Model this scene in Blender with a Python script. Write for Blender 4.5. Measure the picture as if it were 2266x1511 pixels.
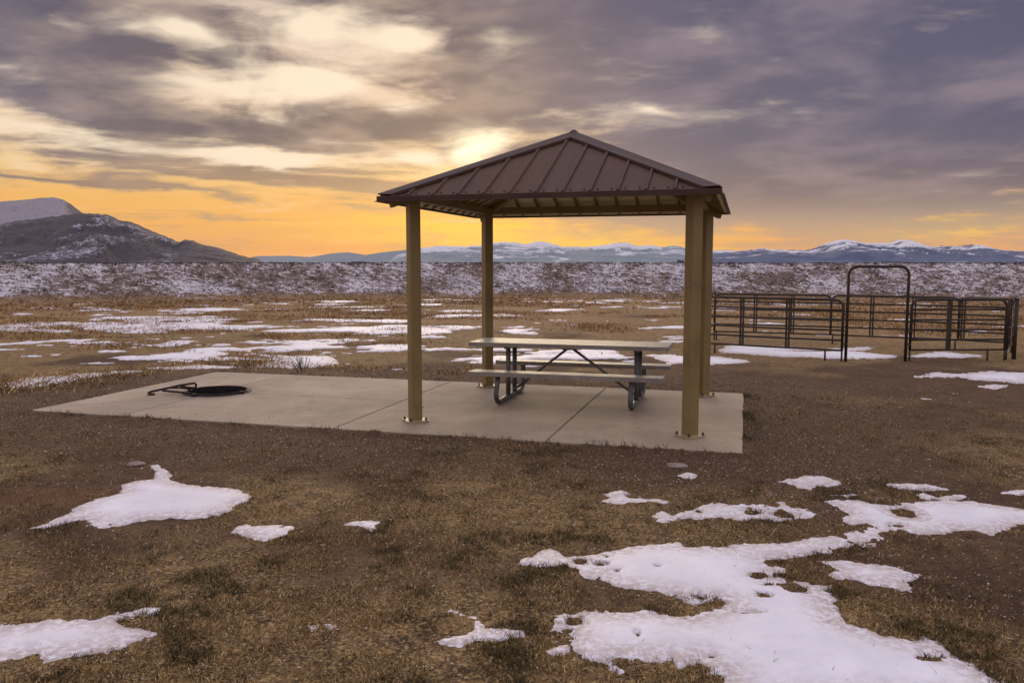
import bpy, bmesh, math, random
import numpy as np
from mathutils import Vector, Matrix

# ------------------------------------------------------------------ clearing
for o in list(bpy.data.objects):
    bpy.data.objects.remove(o, do_unlink=True)
scene = bpy.context.scene
C = scene.collection
R = math.radians
random.seed(7)
RNG = np.random.default_rng(11)

# ------------------------------------------------------------------ camera
IW, IH = 2266.0, 1511.0            # survey photograph size used for measuring
FPX, PITCH, CAMH = 1831.4, 0.09444, 1.95
cam_data = bpy.data.cameras.new('camera')
cam = bpy.data.objects.new('camera', cam_data)
C.objects.link(cam)
cam.location = (0, 0, CAMH)
cam.rotation_euler = (math.pi / 2 - PITCH, 0, 0)
cam_data.sensor_width = 36.0
cam_data.lens = 36.0 * FPX / IW
cam_data.clip_start = 0.05
cam_data.clip_end = 80000.0
scene.camera = cam

def ray(px, py):
    X = (px - IW / 2) / FPX; Y = (IH / 2 - py) / FPX
    c, s = math.cos(PITCH), math.sin(PITCH)
    return np.array([X, c + Y * s, -s + Y * c])
def at(px, py, z=0.0):
    d = ray(px, py); t = (z - CAMH) / d[2]
    return np.array([d[0] * t, d[1] * t, z])
def azel(px, py):
    d = ray(px, py); d = d / np.linalg.norm(d)
    return math.degrees(math.atan2(d[0], d[1])), math.degrees(math.asin(d[2]))

# ------------------------------------------------------------------ world / sky
SUN_AZ, SUN_EL = azel(1050, 335)
world = bpy.data.worlds.new('World')
scene.world = world
world.use_nodes = True
wt = world.node_tree
wt.nodes.clear()

class NT:
    """small helper to write node trees as expressions"""
    def __init__(s, tree): s.t = tree
    def n(s, kind, **kw):
        nd = s.t.nodes.new(kind)
        for k, v in kw.items(): setattr(nd, k, v)
        return nd
    def put(s, sock, v):
        if isinstance(v, bpy.types.NodeSocket): s.t.links.new(v, sock)
        elif v is not None:
            if hasattr(sock.default_value, '__len__') and not hasattr(v, '__len__'): v = [v] * len(sock.default_value)
            if hasattr(sock.default_value, '__len__') and len(sock.default_value) == 4 and len(v) == 3: v = (*v, 1)
            sock.default_value = v
    def m(s, op, a, b=None, c=None, clamp=False):
        nd = s.n('ShaderNodeMath', operation=op, use_clamp=clamp)
        for i, v in enumerate((a, b, c)):
            if v is not None: s.put(nd.inputs[i], v)
        return nd.outputs[0]
    def vm(s, op, a, b=None):
        nd = s.n('ShaderNodeVectorMath', operation=op)
        s.put(nd.inputs[0], a)
        if b is not None:
            s.put(nd.inputs['Scale'] if op == 'SCALE' else nd.inputs[1], b)
        return nd.outputs['Value'] if op in ('LENGTH', 'DOT_PRODUCT', 'DISTANCE') else nd.outputs[0]
    def xyz(s, a, b, c):
        nd = s.n('ShaderNodeCombineXYZ')
        for i, v in enumerate((a, b, c)): s.put(nd.inputs[i], v)
        return nd.outputs[0]
    def sep(s, v):
        nd = s.n('ShaderNodeSeparateXYZ'); s.put(nd.inputs[0], v); return nd.outputs
    def noise(s, vec, scale, detail=4, rough=0.55, dist=0.0, color=False):
        nd = s.n('ShaderNodeTexNoise')
        s.put(nd.inputs['Vector'], vec)
        for k, v in (('Scale', scale), ('Detail', detail), ('Roughness', rough), ('Distortion', dist)): s.put(nd.inputs[k], v)
        return nd.outputs['Color'] if color else nd.outputs[0]
    def vor(s, vec, scale, feature='F1', rnd=1.0, out='Distance'):
        nd = s.n('ShaderNodeTexVoronoi', feature=feature)
        s.put(nd.inputs['Vector'], vec); s.put(nd.inputs['Scale'], scale); s.put(nd.inputs['Randomness'], rnd)
        return nd.outputs[out]
    def ramp(s, fac, stops, interp='LINEAR'):
        nd = s.n('ShaderNodeValToRGB'); cr = nd.color_ramp; cr.interpolation = interp
        while len(cr.elements) > 1: cr.elements.remove(cr.elements[-1])
        for i, (p, c) in enumerate(stops):
            e = cr.elements[0] if i == 0 else cr.elements.new(p)
            e.position = p; e.color = (*c, 1) if hasattr(c, '__len__') else (c, c, c, 1)
        s.put(nd.inputs[0], fac)
        return nd.outputs[0]
    def step(s, v, a, b, lo=0.0, hi=1.0):
        nd = s.n('ShaderNodeMapRange', interpolation_type='SMOOTHSTEP')
        for i, q in enumerate((v, a, b, lo, hi)): s.put(nd.inputs[i], q)
        return nd.outputs[0]
    def mix(s, f, a, b, blend='MIX'):
        nd = s.n('ShaderNodeMix', data_type='RGBA', blend_type=blend)
        s.put(nd.inputs[0], f); s.put(nd.inputs[6], a); s.put(nd.inputs[7], b)
        return nd.outputs[2]

N = NT(wt)
direction = N.vm('NORMALIZE', N.n('ShaderNodeTexCoord').outputs['Generated'])
dx, dy, dz = N.sep(direction)
az = N.m('MULTIPLY', N.m('ARCTAN2', dx, dy), 57.29578)
el = N.m('MULTIPLY', N.m('ARCSINE', dz), 57.29578)
# cloud sheet seen in perspective
zz = N.m('ADD', N.m('MAXIMUM', dz, 0.0), 0.11)
sheet = N.xyz(N.m('DIVIDE', dx, zz), N.m('DIVIDE', dy, zz), 0.0)
warpA = N.noise(N.vm('MULTIPLY', sheet, (1.0, 1.0, 1.0)), 1.1, 5, 0.55, 0.3, True)
warp = N.vm('SUBTRACT', warpA, (0.5, 0.5, 0.5))
wx, wy, wz = N.sep(warp)
Q = N.xyz(N.m('MULTIPLY_ADD', wx, 11.0, az), N.m('MULTIPLY_ADD', wy, 3.6, el), 0.0)
def blob(px, py, rx, ry, rot):
    a0, e0 = azel(px, py)
    mp = N.n('ShaderNodeMapping', vector_type='TEXTURE')
    N.put(mp.inputs['Vector'], Q)
    mp.inputs['Location'].default_value = (a0, e0, 0)
    mp.inputs['Rotation'].default_value = (0, 0, R(rot))
    mp.inputs['Scale'].default_value = (rx * 0.0313 * 1.9, ry * 0.0313 * 1.9, 1)
    g = N.n('ShaderNodeTexGradient', gradient_type='QUADRATIC_SPHERE')
    N.put(g.inputs[0], mp.outputs[0])
    return g.outputs[1]
def blobs(lst, start):
    acc = start
    for px, py, rx, ry, rot, amp in lst:
        acc = N.m('MULTIPLY_ADD', blob(px, py, rx, ry, rot), amp, acc)
    return acc
n1 = N.noise(sheet, 0.85, 7, 0.60, 0.6)
rotm = N.n('ShaderNodeMapping'); N.put(rotm.inputs['Vector'], sheet)
rotm.inputs['Rotation'].default_value = (0, 0, R(8)); rotm.inputs['Scale'].default_value = (0.42, 1.5, 1.0)
n2 = N.noise(rotm.outputs[0], 2.0, 7, 0.62, 0.9)
n3 = N.noise(rotm.outputs[0], 6.0, 5, 0.6, 0.5)
n4 = N.noise(N.vm('MULTIPLY', direction, (1.0, 1.0, 2.7)), 7.5, 6, 0.56, 0.9)
n5 = N.noise(N.vm('MULTIPLY', direction, (1.0, 1.0, 4.5)), 13.0, 5, 0.6, 0.6)
nn = N.m('ADD', N.m('MULTIPLY_ADD', n1, 1.3, -0.65), N.m('ADD', N.m('MULTIPLY_ADD', n2, 1.5, -0.75), N.m('MULTIPLY_ADD', n3, 0.6, -0.3)))
nn = N.m('ADD', nn, N.m('ADD', N.m('MULTIPLY_ADD', n4, 3.2, -1.6), N.m('MULTIPLY_ADD', n5, 1.8, -0.9)))
n6 = N.noise(N.vm('MULTIPLY', direction, (1.0, 1.0, 11.0)), 4.5, 6, 0.6, 0.7)
nn = N.m('ADD', nn, N.m('MULTIPLY', N.m('MULTIPLY_ADD', n6, 5.2, -2.4), N.step(el, 10.5, 6.5)))
DARK = [(150,145,170,60,-6,1.5),(190,222,330,50,-5,1.4),(480,268,300,26,-4,1.5),(60,60,200,60,0,1.0),(930,8,260,40,0,1.6),
        (515,120,60,50,0,.9),(860,150,110,40,0,.5),(1060,160,130,110,0,1.2),(960,270,220,34,0,1.5),(1260,110,180,150,0,1.2),
        (1700,130,560,260,0,1.3),(1650,5,260,70,0,1.3),(1420,110,140,60,0,.9),(1900,390,560,110,0,1.3),(1560,350,150,60,0,.7),
        (2150,280,350,260,0,1.0),(250,420,380,9,-4,1.8),(430,380,260,9,-4,1.3),(640,316,170,11,-4,1.2),(760,402,200,12,-4,1.0),
        (700,228,70,22,0,.6),(860,428,160,9,-3,.9),(1750,472,300,20,0,.7),(1400,390,260,60,0,.7),(330,15,330,40,0,.9),(330,110,60,40,0,.8),
        (1380,495,90,5,-4,1.0),(1880,515,110,5,0,1.0),(250,475,160,6,0,.6),(560,490,200,6,-2,.6),(700,330,90,14,-3,.6),(330,350,300,13,-4,.6),(820,300,200,26,-3,.7),(750,375,260,18,-4,.7),(180,345,160,10,-2,.7),(520,430,300,12,-4,.6),(960,420,200,12,-2,.6),(80,20,200,60,0,.8),(280,170,120,30,-8,.8)]
LITE = [(690,165,110,50,0,1.7),(705,45,130,42,0,1.5),(880,80,110,30,0,1.2),(430,68,90,34,-12,1.3),(1048,335,55,32,0,2.0),
        (575,343,100,18,0,1.5),(905,352,150,20,0,1.5),(905,243,70,20,0,1.2),(200,300,440,42,-3,1.35),(420,335,300,20,-3,.9),(150,370,200,14,-3,.8),(700,305,120,14,0,.8),(1130,345,120,26,0,.8),(1420,262,170,34,0,1.0),
        (480,190,120,22,0,1.0),(1600,275,170,30,0,.5),(200,52,60,14,0,.8),(620,250,60,18,0,.9),(40,122,60,12,0,.7),(1500,60,110,50,0,.35),
        (560,150,70,60,0,.6),(760,250,90,20,0,.6),(690,165,60,30,0,2.2),(780,110,260,70,0,.40),(420,130,200,60,-8,.45),(600,215,260,40,-4,.5),(1130,90,60,40,0,.7),(330,60,50,20,-10,.8),(705,45,62,20,0,1.6),(575,343,50,10,0,1.6),(880,80,55,13,0,1.4),(430,68,45,15,-12,1.3),(905,352,80,10,0,1.3),(1420,258,40,16,0,.9)]
dk = N.m('MULTIPLY_ADD', nn, 0.62, blobs(DARK, N.step(el, 3.0, 14.0, 0.05, 0.30)))
lt = N.m('MULTIPLY_ADD', nn, -0.55, blobs(LITE, -0.05))
sunside = N.step(N.m('ABSOLUTE', N.m('SUBTRACT', az, SUN_AZ)), 120.0, 25.0)
# thin sunlit cloud, by height
litc = N.ramp(N.m('DIVIDE', el, 24.0), [(0.0,(1.16,.46,.035)),(0.07,(1.12,.48,.035)),(0.17,(1.02,.52,.10)),(0.28,(.95,.66,.33)),(0.42,(.84,.60,.41)),(0.7,(.58,.44,.39)),(1.0,(.62,.56,.60))])
dusk = N.ramp(N.m('DIVIDE', el, 24.0), [(0.0,(.62,.46,.44)),(0.3,(.60,.52,.58)),(1.0,(.62,.56,.62))])
lit = N.mix(sunside, dusk, litc)
yel = N.m('ADD', blob(1010,512,300,32,0), N.m('ADD', blob(1270,545,330,28,0), blob(2150,500,220,28,0)))
lit = N.mix(N.m('MULTIPLY', yel, 1.3, clamp=True), lit, (1.25,.68,.0))
# thick cloud: warm grey by the sun, lilac grey elsewhere
warmth = N.step(N.m('ABSOLUTE', N.m('SUBTRACT', az, -14.0)), 26.0, 4.0)
cool = N.mix(N.step(N.m('ADD', N.m('MULTIPLY', N.noise(sheet, 1.6, 5), .5), N.m('MULTIPLY', N.noise(N.vm('MULTIPLY', direction, (1, 1, 2.4)), 6.0, 5, .55, .6), .5)), .42, .64), (.064,.068,.150), (.235,.185,.245))
warm = N.mix(N.step(N.noise(N.vm('MULTIPLY', direction, (1, 1, 3)), 8.0, 5), .40, .66), (.090,.073,.105), (.36,.262,.225))
thick = N.mix(warmth, cool, warm)
thick = N.mix(N.m('MULTIPLY', N.step(el, 8.5, 3.0), N.m('MULTIPLY_ADD', warmth, .75, .25)), thick, (.50,.31,.17))
thick = N.mix(N.m('MULTIPLY', N.step(el, 5.0, 2.0), N.m('SUBTRACT', 1.0, warmth)), thick, (.46,.33,.24))
dkc = N.m('MULTIPLY', N.step(dk, 0.0, 1.15), N.step(el, 0.4, 3.6, 0.40, 0.95))
col = N.mix(dkc, lit, thick)
ltc = N.step(lt, 0.05, 1.7)
col = N.mix(N.m('MULTIPLY', ltc, 0.95), col, (1.06,.87,.66))
glow = N.m('POWER', blob(1048,335,52,36,0), 1.0)
col = N.mix(N.m('MULTIPLY', glow, 1.3, clamp=True), col, (1.45,1.25,.85))
# above the view the deck is brightened to lilac, added to light the snow
high = N.step(el, 15.0, 55.0)
deck = N.mix(N.noise(sheet, 1.3, 5), (.82,.74,.895), (1.11,1.01,1.215))
col = N.mix(high, col, deck)
sky = N.n('ShaderNodeTexSky', sky_type='NISHITA')
sky.sun_disc = False
sky.sun_elevation = R(SUN_EL)
sky.sun_rotation = R(SUN_AZ)
sky.air_density = 1.2; sky.dust_density = 2.0
bgS = N.n('ShaderNodeBackground'); N.put(bgS.inputs[0], sky.outputs[0]); bgS.inputs[1].default_value = 0.06
bgC = N.n('ShaderNodeBackground'); N.put(bgC.inputs[0], col); bgC.inputs[1].default_value = 1.0
mx = N.n('ShaderNodeMixShader'); mx.inputs[0].default_value = 0.93
wt.links.new(bgS.outputs[0], mx.inputs[1]); wt.links.new(bgC.outputs[0], mx.inputs[2])
wo = N.n('ShaderNodeOutputWorld'); wt.links.new(mx.outputs[0], wo.inputs[0])
world.cycles.sampling_method = 'MANUAL'
world.cycles.sample_map_resolution = 1024

# ------------------------------------------------------------------ sun behind the cloud
sl = bpy.data.lights.new('sun', 'SUN')
sl.energy = 1.5
sl.angle = R(24)
sl.color = (1.0, .80, .55)
sun = bpy.data.objects.new('sun', sl); C.objects.link(sun)
sdir = Vector((math.sin(R(SUN_AZ)) * math.cos(R(SUN_EL)), math.cos(R(SUN_AZ)) * math.cos(R(SUN_EL)), math.sin(R(SUN_EL))))
sun.rotation_euler = sdir.to_track_quat('Z', 'Y').to_euler()

scene.view_settings.view_transform = 'Standard'
scene.view_settings.look = 'None'
scene.view_settings.exposure = 0.0
scene.view_settings.gamma = 1.0
scene.view_settings.use_curve_mapping = False
scene.render.engine = 'CYCLES'
scene.cycles.use_denoising = True
scene.cycles.max_bounces = 6
scene.cycles.diffuse_bounces = 3
scene.cycles.volume_bounces = 0

# ------------------------------------------------------------------ numeric noise
def _hash(ix, iy, seed):
    h = (ix.astype(np.int64) * 374761393 + iy.astype(np.int64) * 668265263 + seed * 974711) & 0xFFFFFFFF
    h = ((h ^ (h >> 13)) * 1274126177) & 0xFFFFFFFF
    return ((h ^ (h >> 16)) & 0xFFFFFF) / float(0xFFFFFF)
def vnoise(x, y, seed=0):
    x = np.asarray(x, float); y = np.asarray(y, float)
    ix = np.floor(x); iy = np.floor(y); fx = x - ix; fy = y - iy
    fx = fx * fx * (3 - 2 * fx); fy = fy * fy * (3 - 2 * fy)
    a = _hash(ix, iy, seed); b = _hash(ix + 1, iy, seed); c = _hash(ix, iy + 1, seed); d = _hash(ix + 1, iy + 1, seed)
    return (a + (b - a) * fx) * (1 - fy) + (c + (d - c) * fx) * fy
def fbm(x, y, oct=4, seed=0, gain=.5):
    s = 0; a = 1; t = 0
    for i in range(oct):
        s = s + a * vnoise(x * 2 ** i + 17.3 * i, y * 2 ** i - 9.1 * i, seed + i); t += a; a *= gain
    return s / t          # 0..1
def ss(x, a, b):
    t = np.clip((x - a) / (b - a), 0, 1); return t * t * (3 - 2 * t)

# ------------------------------------------------------------------ slab frame (u = along it to the left, w = away)
YAW = -0.274915
O2 = np.array([2.3801, 8.3998])
U2 = np.array([-0.962448, 0.271465]); W2 = np.array([0.271465, 0.962448])
SLAB_L, SLAB_D = 9.14, 4.083
RING_U, RING_W, RING_R = 7.72, 2.06, 0.46
def G(u, w, z=0.0):
    q = O2 + U2 * u + W2 * w
    return Vector((q[0], q[1], z))
def to_uw(x, y):
    gx = x - O2[0]; gy = y - O2[1]
    return gx * U2[0] + gy * U2[1], gx * W2[0] + gy * W2[1]
FRAME = Matrix(((U2[0], W2[0], 0, O2[0]), (U2[1], W2[1], 0, O2[1]), (0, 0, 1, 0), (0, 0, 0, 1)))

BANK0, BANK1 = 328.0, 352.0
def ground_base(x, y):
    """smooth ground height"""
    d = np.hypot(x, y)
    z = -0.03 + (fbm(x / 9, y / 9, 2, 5) - .5) * 0.10 * ss(d, 13, 24) 
    brow = -0.00177 * (np.clip(d, 40, 56) - 40) ** 2 - 0.0566 * np.clip(d - 56, 0, 400)
    dip = np.where(d < 56, brow, np.maximum(brow, -13.5))
    t = np.clip((d - BANK0) / (BANK1 - BANK0), 0, 1)
    rise = -13.5 + 15.45 * (t * .94 + .06 * (3 * t * t - 2 * t ** 3))
    z2 = np.where(d < BANK0, dip, rise)
    run = x / np.maximum(d, 1) * 340
    und = (fbm(run / 9 + d / 5, d / 8, 4, 21) - .5) * 2.4 * ss(d, 322, 334) * (1 - ss(d, 346, BANK1 - 1))
    und = und + (fbm(run / 2.2, d / 2.2, 2, 23) - .5) * .9 * ss(d, 326, 334) * (1 - ss(d, 346, BANK1)) + (fbm(run / 12, d * 0, 3, 25) - .5) * .5 * ss(d, 340, BANK1) * (1 - ss(d, 360, 380))
    far = np.where(d > 380, -4.0 * ss(d, 385, 650), 0)
    return z + z2 + und + far
def ground_z(x, y):
    d = np.hypot(x, y)
    z = ground_base(x, y)
    amp = 1 - ss(d, 20, 60)
    rel = (fbm(x / .35, y / .35, 4, 3, .55) - .5) * .034 + (fbm(x / .06, y / .06, 2, 8) - .5) * .014
    z = z + rel * amp
    u, w = to_uw(x, y)
    e = np.minimum(np.minimum(u, SLAB_L - u), np.minimum(w, SLAB_D - w))     # inside slab > 0
    z = z - .09 * ss(e, .02, .15)
    z = np.where((e > -.4) & (e < .1), np.maximum(z, -.055 + (.085 * fbm(x / .10, y / .10, 3, 31) + .06 * (fbm(x / .6, y / .6, 2, 33) - .45)) * ss(e, -.40, -.03) * (1 - ss(e, -.01, .07))), z)
    rr = np.hypot(u - RING_U, w - RING_W)
    z = z - .28 * (1 - ss(rr, .44, .50))
    return z

# ------------------------------------------------------------------ mesh helpers
def mesh_np(name, verts, quads=None, tris=None, mat=None, parent=None, smooth=False, colors=None, cname='Col'):
    me = bpy.data.meshes.new(name)
    verts = np.asarray(verts, np.float32)
    loops = []; starts = []; n = 0
    if quads is not None and len(quads):
        q = np.asarray(quads, np.int32); loops.append(q.ravel()); starts.append(np.arange(len(q)) * 4); n = q.size
    if tris is not None and len(tris):
        t = np.asarray(tris, np.int32); loops.append(t.ravel()); starts.append(n + np.arange(len(t)) * 3)
    loops = np.concatenate(loops).astype(np.int32); starts = np.concatenate(starts).astype(np.int32)
    me.vertices.add(len(verts)); me.vertices.foreach_set('co', verts.ravel())
    me.loops.add(len(loops)); me.loops.foreach_set('vertex_index', loops)
    me.polygons.add(len(starts)); me.polygons.foreach_set('loop_start', starts)
    if smooth: me.polygons.foreach_set('use_smooth', np.ones(len(starts), bool))
    me.update(calc_edges=True); me.validate()
    if colors is not None:
        at_ = me.color_attributes.new(cname, 'FLOAT_COLOR', 'POINT')
        c = np.ones((len(verts), 4), np.float32); c[:, :colors.shape[1]] = colors
        at_.data.foreach_set('color', c.ravel())
    if mat: me.materials.append(mat)
    o = bpy.data.objects.new(name, me); C.objects.link(o)
    if parent: o.parent = parent
    return o

class MB:
    """collects simple solids in one mesh"""
    def __init__(s): s.v = []; s.f = []; s.sm = []
    def add(s, vs, fs, smooth=False):
        b = len(s.v); s.v += [tuple(v) for v in vs]; s.f += [tuple(b + i for i in f) for f in fs]; s.sm += [smooth] * len(fs)
        return s
    def box(s, c, size, M=None, bevel=0.0):
        hx, hy, hz = size[0] / 2, size[1] / 2, size[2] / 2
        bm = bmesh.new()
        bmesh.ops.create_cube(bm, size=1.0)
        for v in bm.verts: v.co = Vector((v.co.x * size[0], v.co.y * size[1], v.co.z * size[2]))
        if bevel > 0: bmesh.ops.bevel(bm, geom=bm.edges[:], offset=bevel, segments=1, affect='EDGES', profile=.5)
        bm.verts.index_update()
        vs = [v.co.copy() for v in bm.verts]
        if M: vs = [M @ v for v in vs]
        vs = [v + Vector(c) for v in vs]
        fs = [[v.index for v in f.verts] for f in bm.faces]; bm.free()
        return s.add(vs, fs)
    def bar(s, a, b, wid, hei, up=(0, 0, 1), bevel=0.0):
        a, b = Vector(a), Vector(b); d = (b - a); L = d.length; d.normalize()
        up = Vector(up); sd = d.cross(up).normalized(); up = sd.cross(d)
        M = Matrix((sd, d, up)).transposed()
        return s.box((a + b) / 2, (wid, L, hei), M, bevel)
    def tube(s, pts, r, n=10, caps=True):
        pts = [Vector(p) for p in pts]; rings = []
        tan0 = (pts[1] - pts[0]).normalized()
        ref = Vector((0, 0, 1)) if abs(tan0.z) < .9 else Vector((1, 0, 0))
        side = tan0.cross(ref).normalized()
        vs = []
        for i, p in enumerate(pts):
            t = ((pts[min(i + 1, len(pts) - 1)] - p).normalized() + (p - pts[max(i - 1, 0)]).normalized()).normalized()
            side = (side - t * side.dot(t)).normalized(); up = t.cross(side)
            rr = r[i] if hasattr(r, '__len__') else r
            for k in range(n):
                a = 2 * math.pi * k / n
                vs.append(p + (side * math.cos(a) + up * math.sin(a)) * rr)
        fs = [(i * n + k, i * n + (k + 1) % n, (i + 1) * n + (k + 1) % n, (i + 1) * n + k) for i in range(len(pts) - 1) for k in range(n)]
        s.add(vs, fs, True)
        if caps:
            b = len(s.v) - len(vs)
            s.f.append(tuple(b + k for k in reversed(range(n)))); s.sm.append(False)
            s.f.append(tuple(b + (len(pts) - 1) * n + k for k in range(n))); s.sm.append(False)
        return s
    def prism(s, poly, z0, z1, M=None):
        n = len(poly)
        vs = [Vector((p[0], p[1], z0)) for p in poly] + [Vector((p[0], p[1], z1)) for p in poly]
        if M: vs = [M @ v for v in vs]
        fs = [tuple(reversed(range(n))), tuple(range(n, 2 * n))] + [(i, (i + 1) % n, n + (i + 1) % n, n + i) for i in range(n)]
        return s.add(vs, fs)
    def build(s, name, mat, parent=None):
        me = bpy.data.meshes.new(name); me.from_pydata(s.v, [], s.f); me.update()
        me.polygons.foreach_set('use_smooth', s.sm)
        bm = bmesh.new(); bm.from_mesh(me); bmesh.ops.recalc_face_normals(bm, faces=bm.faces[:]); bm.to_mesh(me); bm.free()
        me.materials.append(mat)
        o = bpy.data.objects.new(name, me); C.objects.link(o)
        if parent: o.parent = parent
        return o

def tag(o, label=None, cat=None, group=None, kind=None):
    if label: o['label'] = label
    if cat: o['category'] = cat
    if group: o['group'] = group
    if kind: o['kind'] = kind
    return o
def empty(name, loc, rz=0.0):
    o = bpy.data.objects.new(name, None); C.objects.link(o)
    o.location = loc; o.rotation_euler = (0, 0, rz); o.empty_display_size = .2
    return o
RZ = math.atan2(U2[1], U2[0])      # slab frame yaw; local x = u, local y = -w (right handed)
def arc(c, a0, a1, r, e1, e2, n=7):
    c = Vector(c); e1 = Vector(e1); e2 = Vector(e2)
    return [c + e1 * (r * math.cos(a0 + (a1 - a0) * i / n)) + e2 * (r * math.sin(a0 + (a1 - a0) * i / n)) for i in range(n + 1)]

# ------------------------------------------------------------------ materials
def new_mat(name):
    m = bpy.data.materials.new(name); m.use_nodes = True
    t = m.node_tree; t.nodes.clear()
    k = NT(t)
    bs = k.n('ShaderNodeBsdfPrincipled'); ou = k.n('ShaderNodeOutputMaterial')
    t.links.new(bs.outputs[0], ou.inputs[0])
    return m, k, bs
def bump(k, bs, height, strength=.4, dist=.01):
    b = k.n('ShaderNodeBump'); b.inputs['Strength'].default_value = strength; b.inputs['Distance'].default_value = dist
    k.put(b.inputs['Height'], height); k.put(bs.inputs['Normal'], b.outputs[0])
def pos(k):
    return k.n('ShaderNodeNewGeometry').outputs['Position']
def simple(name, c1, c2, scale=3.0, rough=.6, metal=0.0, bstr=.15, bdist=.003, detail=5, stretch=(1, 1, 1), coord='Object', dirt=None, spec=.4):
    m, k, bs = new_mat(name)
    tc = k.n('ShaderNodeTexCoord').outputs[coord]
    v = k.vm('MULTIPLY', tc, stretch)
    n = k.noise(v, scale, detail, .6, .2)
    c = k.mix(k.step(n, .3, .7), c1, c2)
    if dirt:
        d = k.noise(pos(k), dirt[1], 6, .65, .4)
        c = k.mix(k.m('MULTIPLY', k.step(d, .5, .72), dirt[2]), c, dirt[0])
    k.put(bs.inputs['Base Color'], c)
    bs.inputs['Metallic'].default_value = metal
    k.put(bs.inputs['Roughness'], k.m('MULTIPLY_ADD', n, .25, rough - .12))
    bs.inputs['Specular IOR Level'].default_value = spec
    bump(k, bs, k.noise(v, scale * 9, 4), bstr, bdist)
    return m

M_post = simple('tan_painted_steel', (.225,.160,.058), (.268,.194,.074), 2.2, .48, 0, .05, .002, dirt=((.13,.09,.05), 2.5, .55))
M_plate = simple('tan_base_plate', (.30,.24,.13), (.40,.33,.20), 6, .5, 0, .1, .002)
M_beam = simple('tan_beam_paint', (.20,.145,.06), (.24,.18,.08), 2.2, .5, 0, .05, .002)
M_roof = simple('brown_roof_metal', (.078,.041,.024), (.102,.056,.034), 1.4, .60, .0, .10, .002, stretch=(1, .35, 1), dirt=((.14,.080,.050), 6, .35), spec=.18)
M_trim = simple('brown_trim_metal', (.055,.028,.018), (.078,.041,.028), 3, .5, .0, .05, .002, spec=.25)
M_deck = simple('ivory_roof_underside', (.62,.54,.28), (.70,.62,.36), 2.5, .45, 0, .1, .003)
M_screw = simple('dark_screw_steel', (.04,.035,.03), (.07,.06,.05), 30, .5, .5)
M_alu = simple('mill_aluminium', (.27,.255,.225), (.36,.34,.30), 1.5, .50, .25, .06, .001, stretch=(.3, 8, 8), dirt=((.22,.18,.13), 3.5, .5))
M_leg = simple('dark_galvanised_steel', (.095,.098,.092), (.15,.155,.145), 6, .5, .35, .1, .002)
M_black = simple('sooty_black_steel', (.018,.014,.013), (.035,.026,.022), 9, .55, .4, .3, .003, dirt=((.10,.05,.03), 9, .55))
M_ash = simple('charcoal_ash', (.006,.006,.006), (.016,.014,.013), 12, .95, 0, .6, .02)
M_corral = simple('weathered_corral_steel', (.036,.027,.019), (.060,.043,.028), 5, .6, .2, .1, .002, dirt=((.09,.055,.03), 4, .5))
M_stone = simple('grey_field_stone', (.20,.15,.115), (.36,.29,.23), 14, .9, 0, .6, .01)
M_twig = simple('bare_twig_bark', (.10,.065,.045), (.16,.11,.075), 20, .85)

# concrete
M_conc, k, bs = new_mat('broom_finished_concrete')
p = pos(k)
n = k.noise(p, .9, 6, .6, .3); n_ = k.noise(p, 5.5, 6, .65); st = k.noise(p, .55, 5, .7, .8)
c = k.mix(k.step(n, .35, .68), (.335,.262,.178), (.43,.345,.24))
c = k.mix(k.m('MULTIPLY', k.step(n_, .5, .75), .35), c, (.27,.205,.14))
c = k.mix(k.m('MULTIPLY', k.step(st, .47, .66), .55), c, (.24,.19,.137))
sp = k.vor(p, 7.0); c = k.mix(k.m('MULTIPLY', k.step(sp, .05, .02), .8), c, (.10,.07,.05))
rl = k.vm('LENGTH', k.vm('MULTIPLY', k.vm('SUBTRACT', p, tuple(G(RING_U, RING_W))), (1, 1, 0)))
c = k.mix(k.m('MULTIPLY', k.m('MULTIPLY', k.step(rl, .95, .50), k.step(k.noise(p, 4.0, 5, .6), .3, .65)), .6), c, (.11,.085,.065))
crk = k.noise(k.vm('ADD', p, k.vm('SCALE', k.noise(p, 2.0, 5, .6, 0, True), .5)), 1.2, 2); 
c = k.mix(k.m('MULTIPLY', k.step(k.noise(k.vm('MULTIPLY', p, (1.0, .25, 1)), 2.2, 6, .7), .55, .72), .35), c, (.47,.40,.30))
k.put(bs.inputs['Base Color'], c); k.put(bs.inputs['Roughness'], .86)
bump(k, bs, k.m('ADD', k.noise(p, 60, 4), k.m('MULTIPLY', n_, 1.5)), .25, .004)

# snow
M_snow, k, bs = new_mat('old_crusted_snow')
p = pos(k)
n = k.noise(p, 1.6, 6, .6, .3)
edge = k.n('ShaderNodeAttribute', attribute_name='Col')
er = k.sep(edge.outputs['Color'])[0]
dirtn = k.noise(p, 26, 5, .65)
dm = k.m('MULTIPLY', k.m('MULTIPLY', k.step(er, .55, .02), k.step(dirtn, .36, .58)), .75)
c = k.mix(k.step(n, .35, .7), (.74,.73,.76), (.86,.85,.87))
c = k.mix(k.m('MULTIPLY', k.step(k.noise(p, 5.5, 6, .7, .4), .5, .72), .45), c, (.62,.60,.65))
c = k.mix(k.m('MULTIPLY', k.step(k.noise(p, 70, 4, .7), .55, .75), .35), c, (.66,.63,.64))
c = k.mix(dm, c, (.42,.33,.26))
flk = k.vor(p, 16.0); c = k.mix(k.m('MULTIPLY', k.step(flk, .075, .03), k.step(k.noise(p, 3.0, 3), .46, .60)), c, (.10,.07,.05))
k.put(bs.inputs['Base Color'], c); bs.inputs['Roughness'].default_value = .62
bs.inputs['Subsurface Weight'].default_value = 0.0
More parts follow.
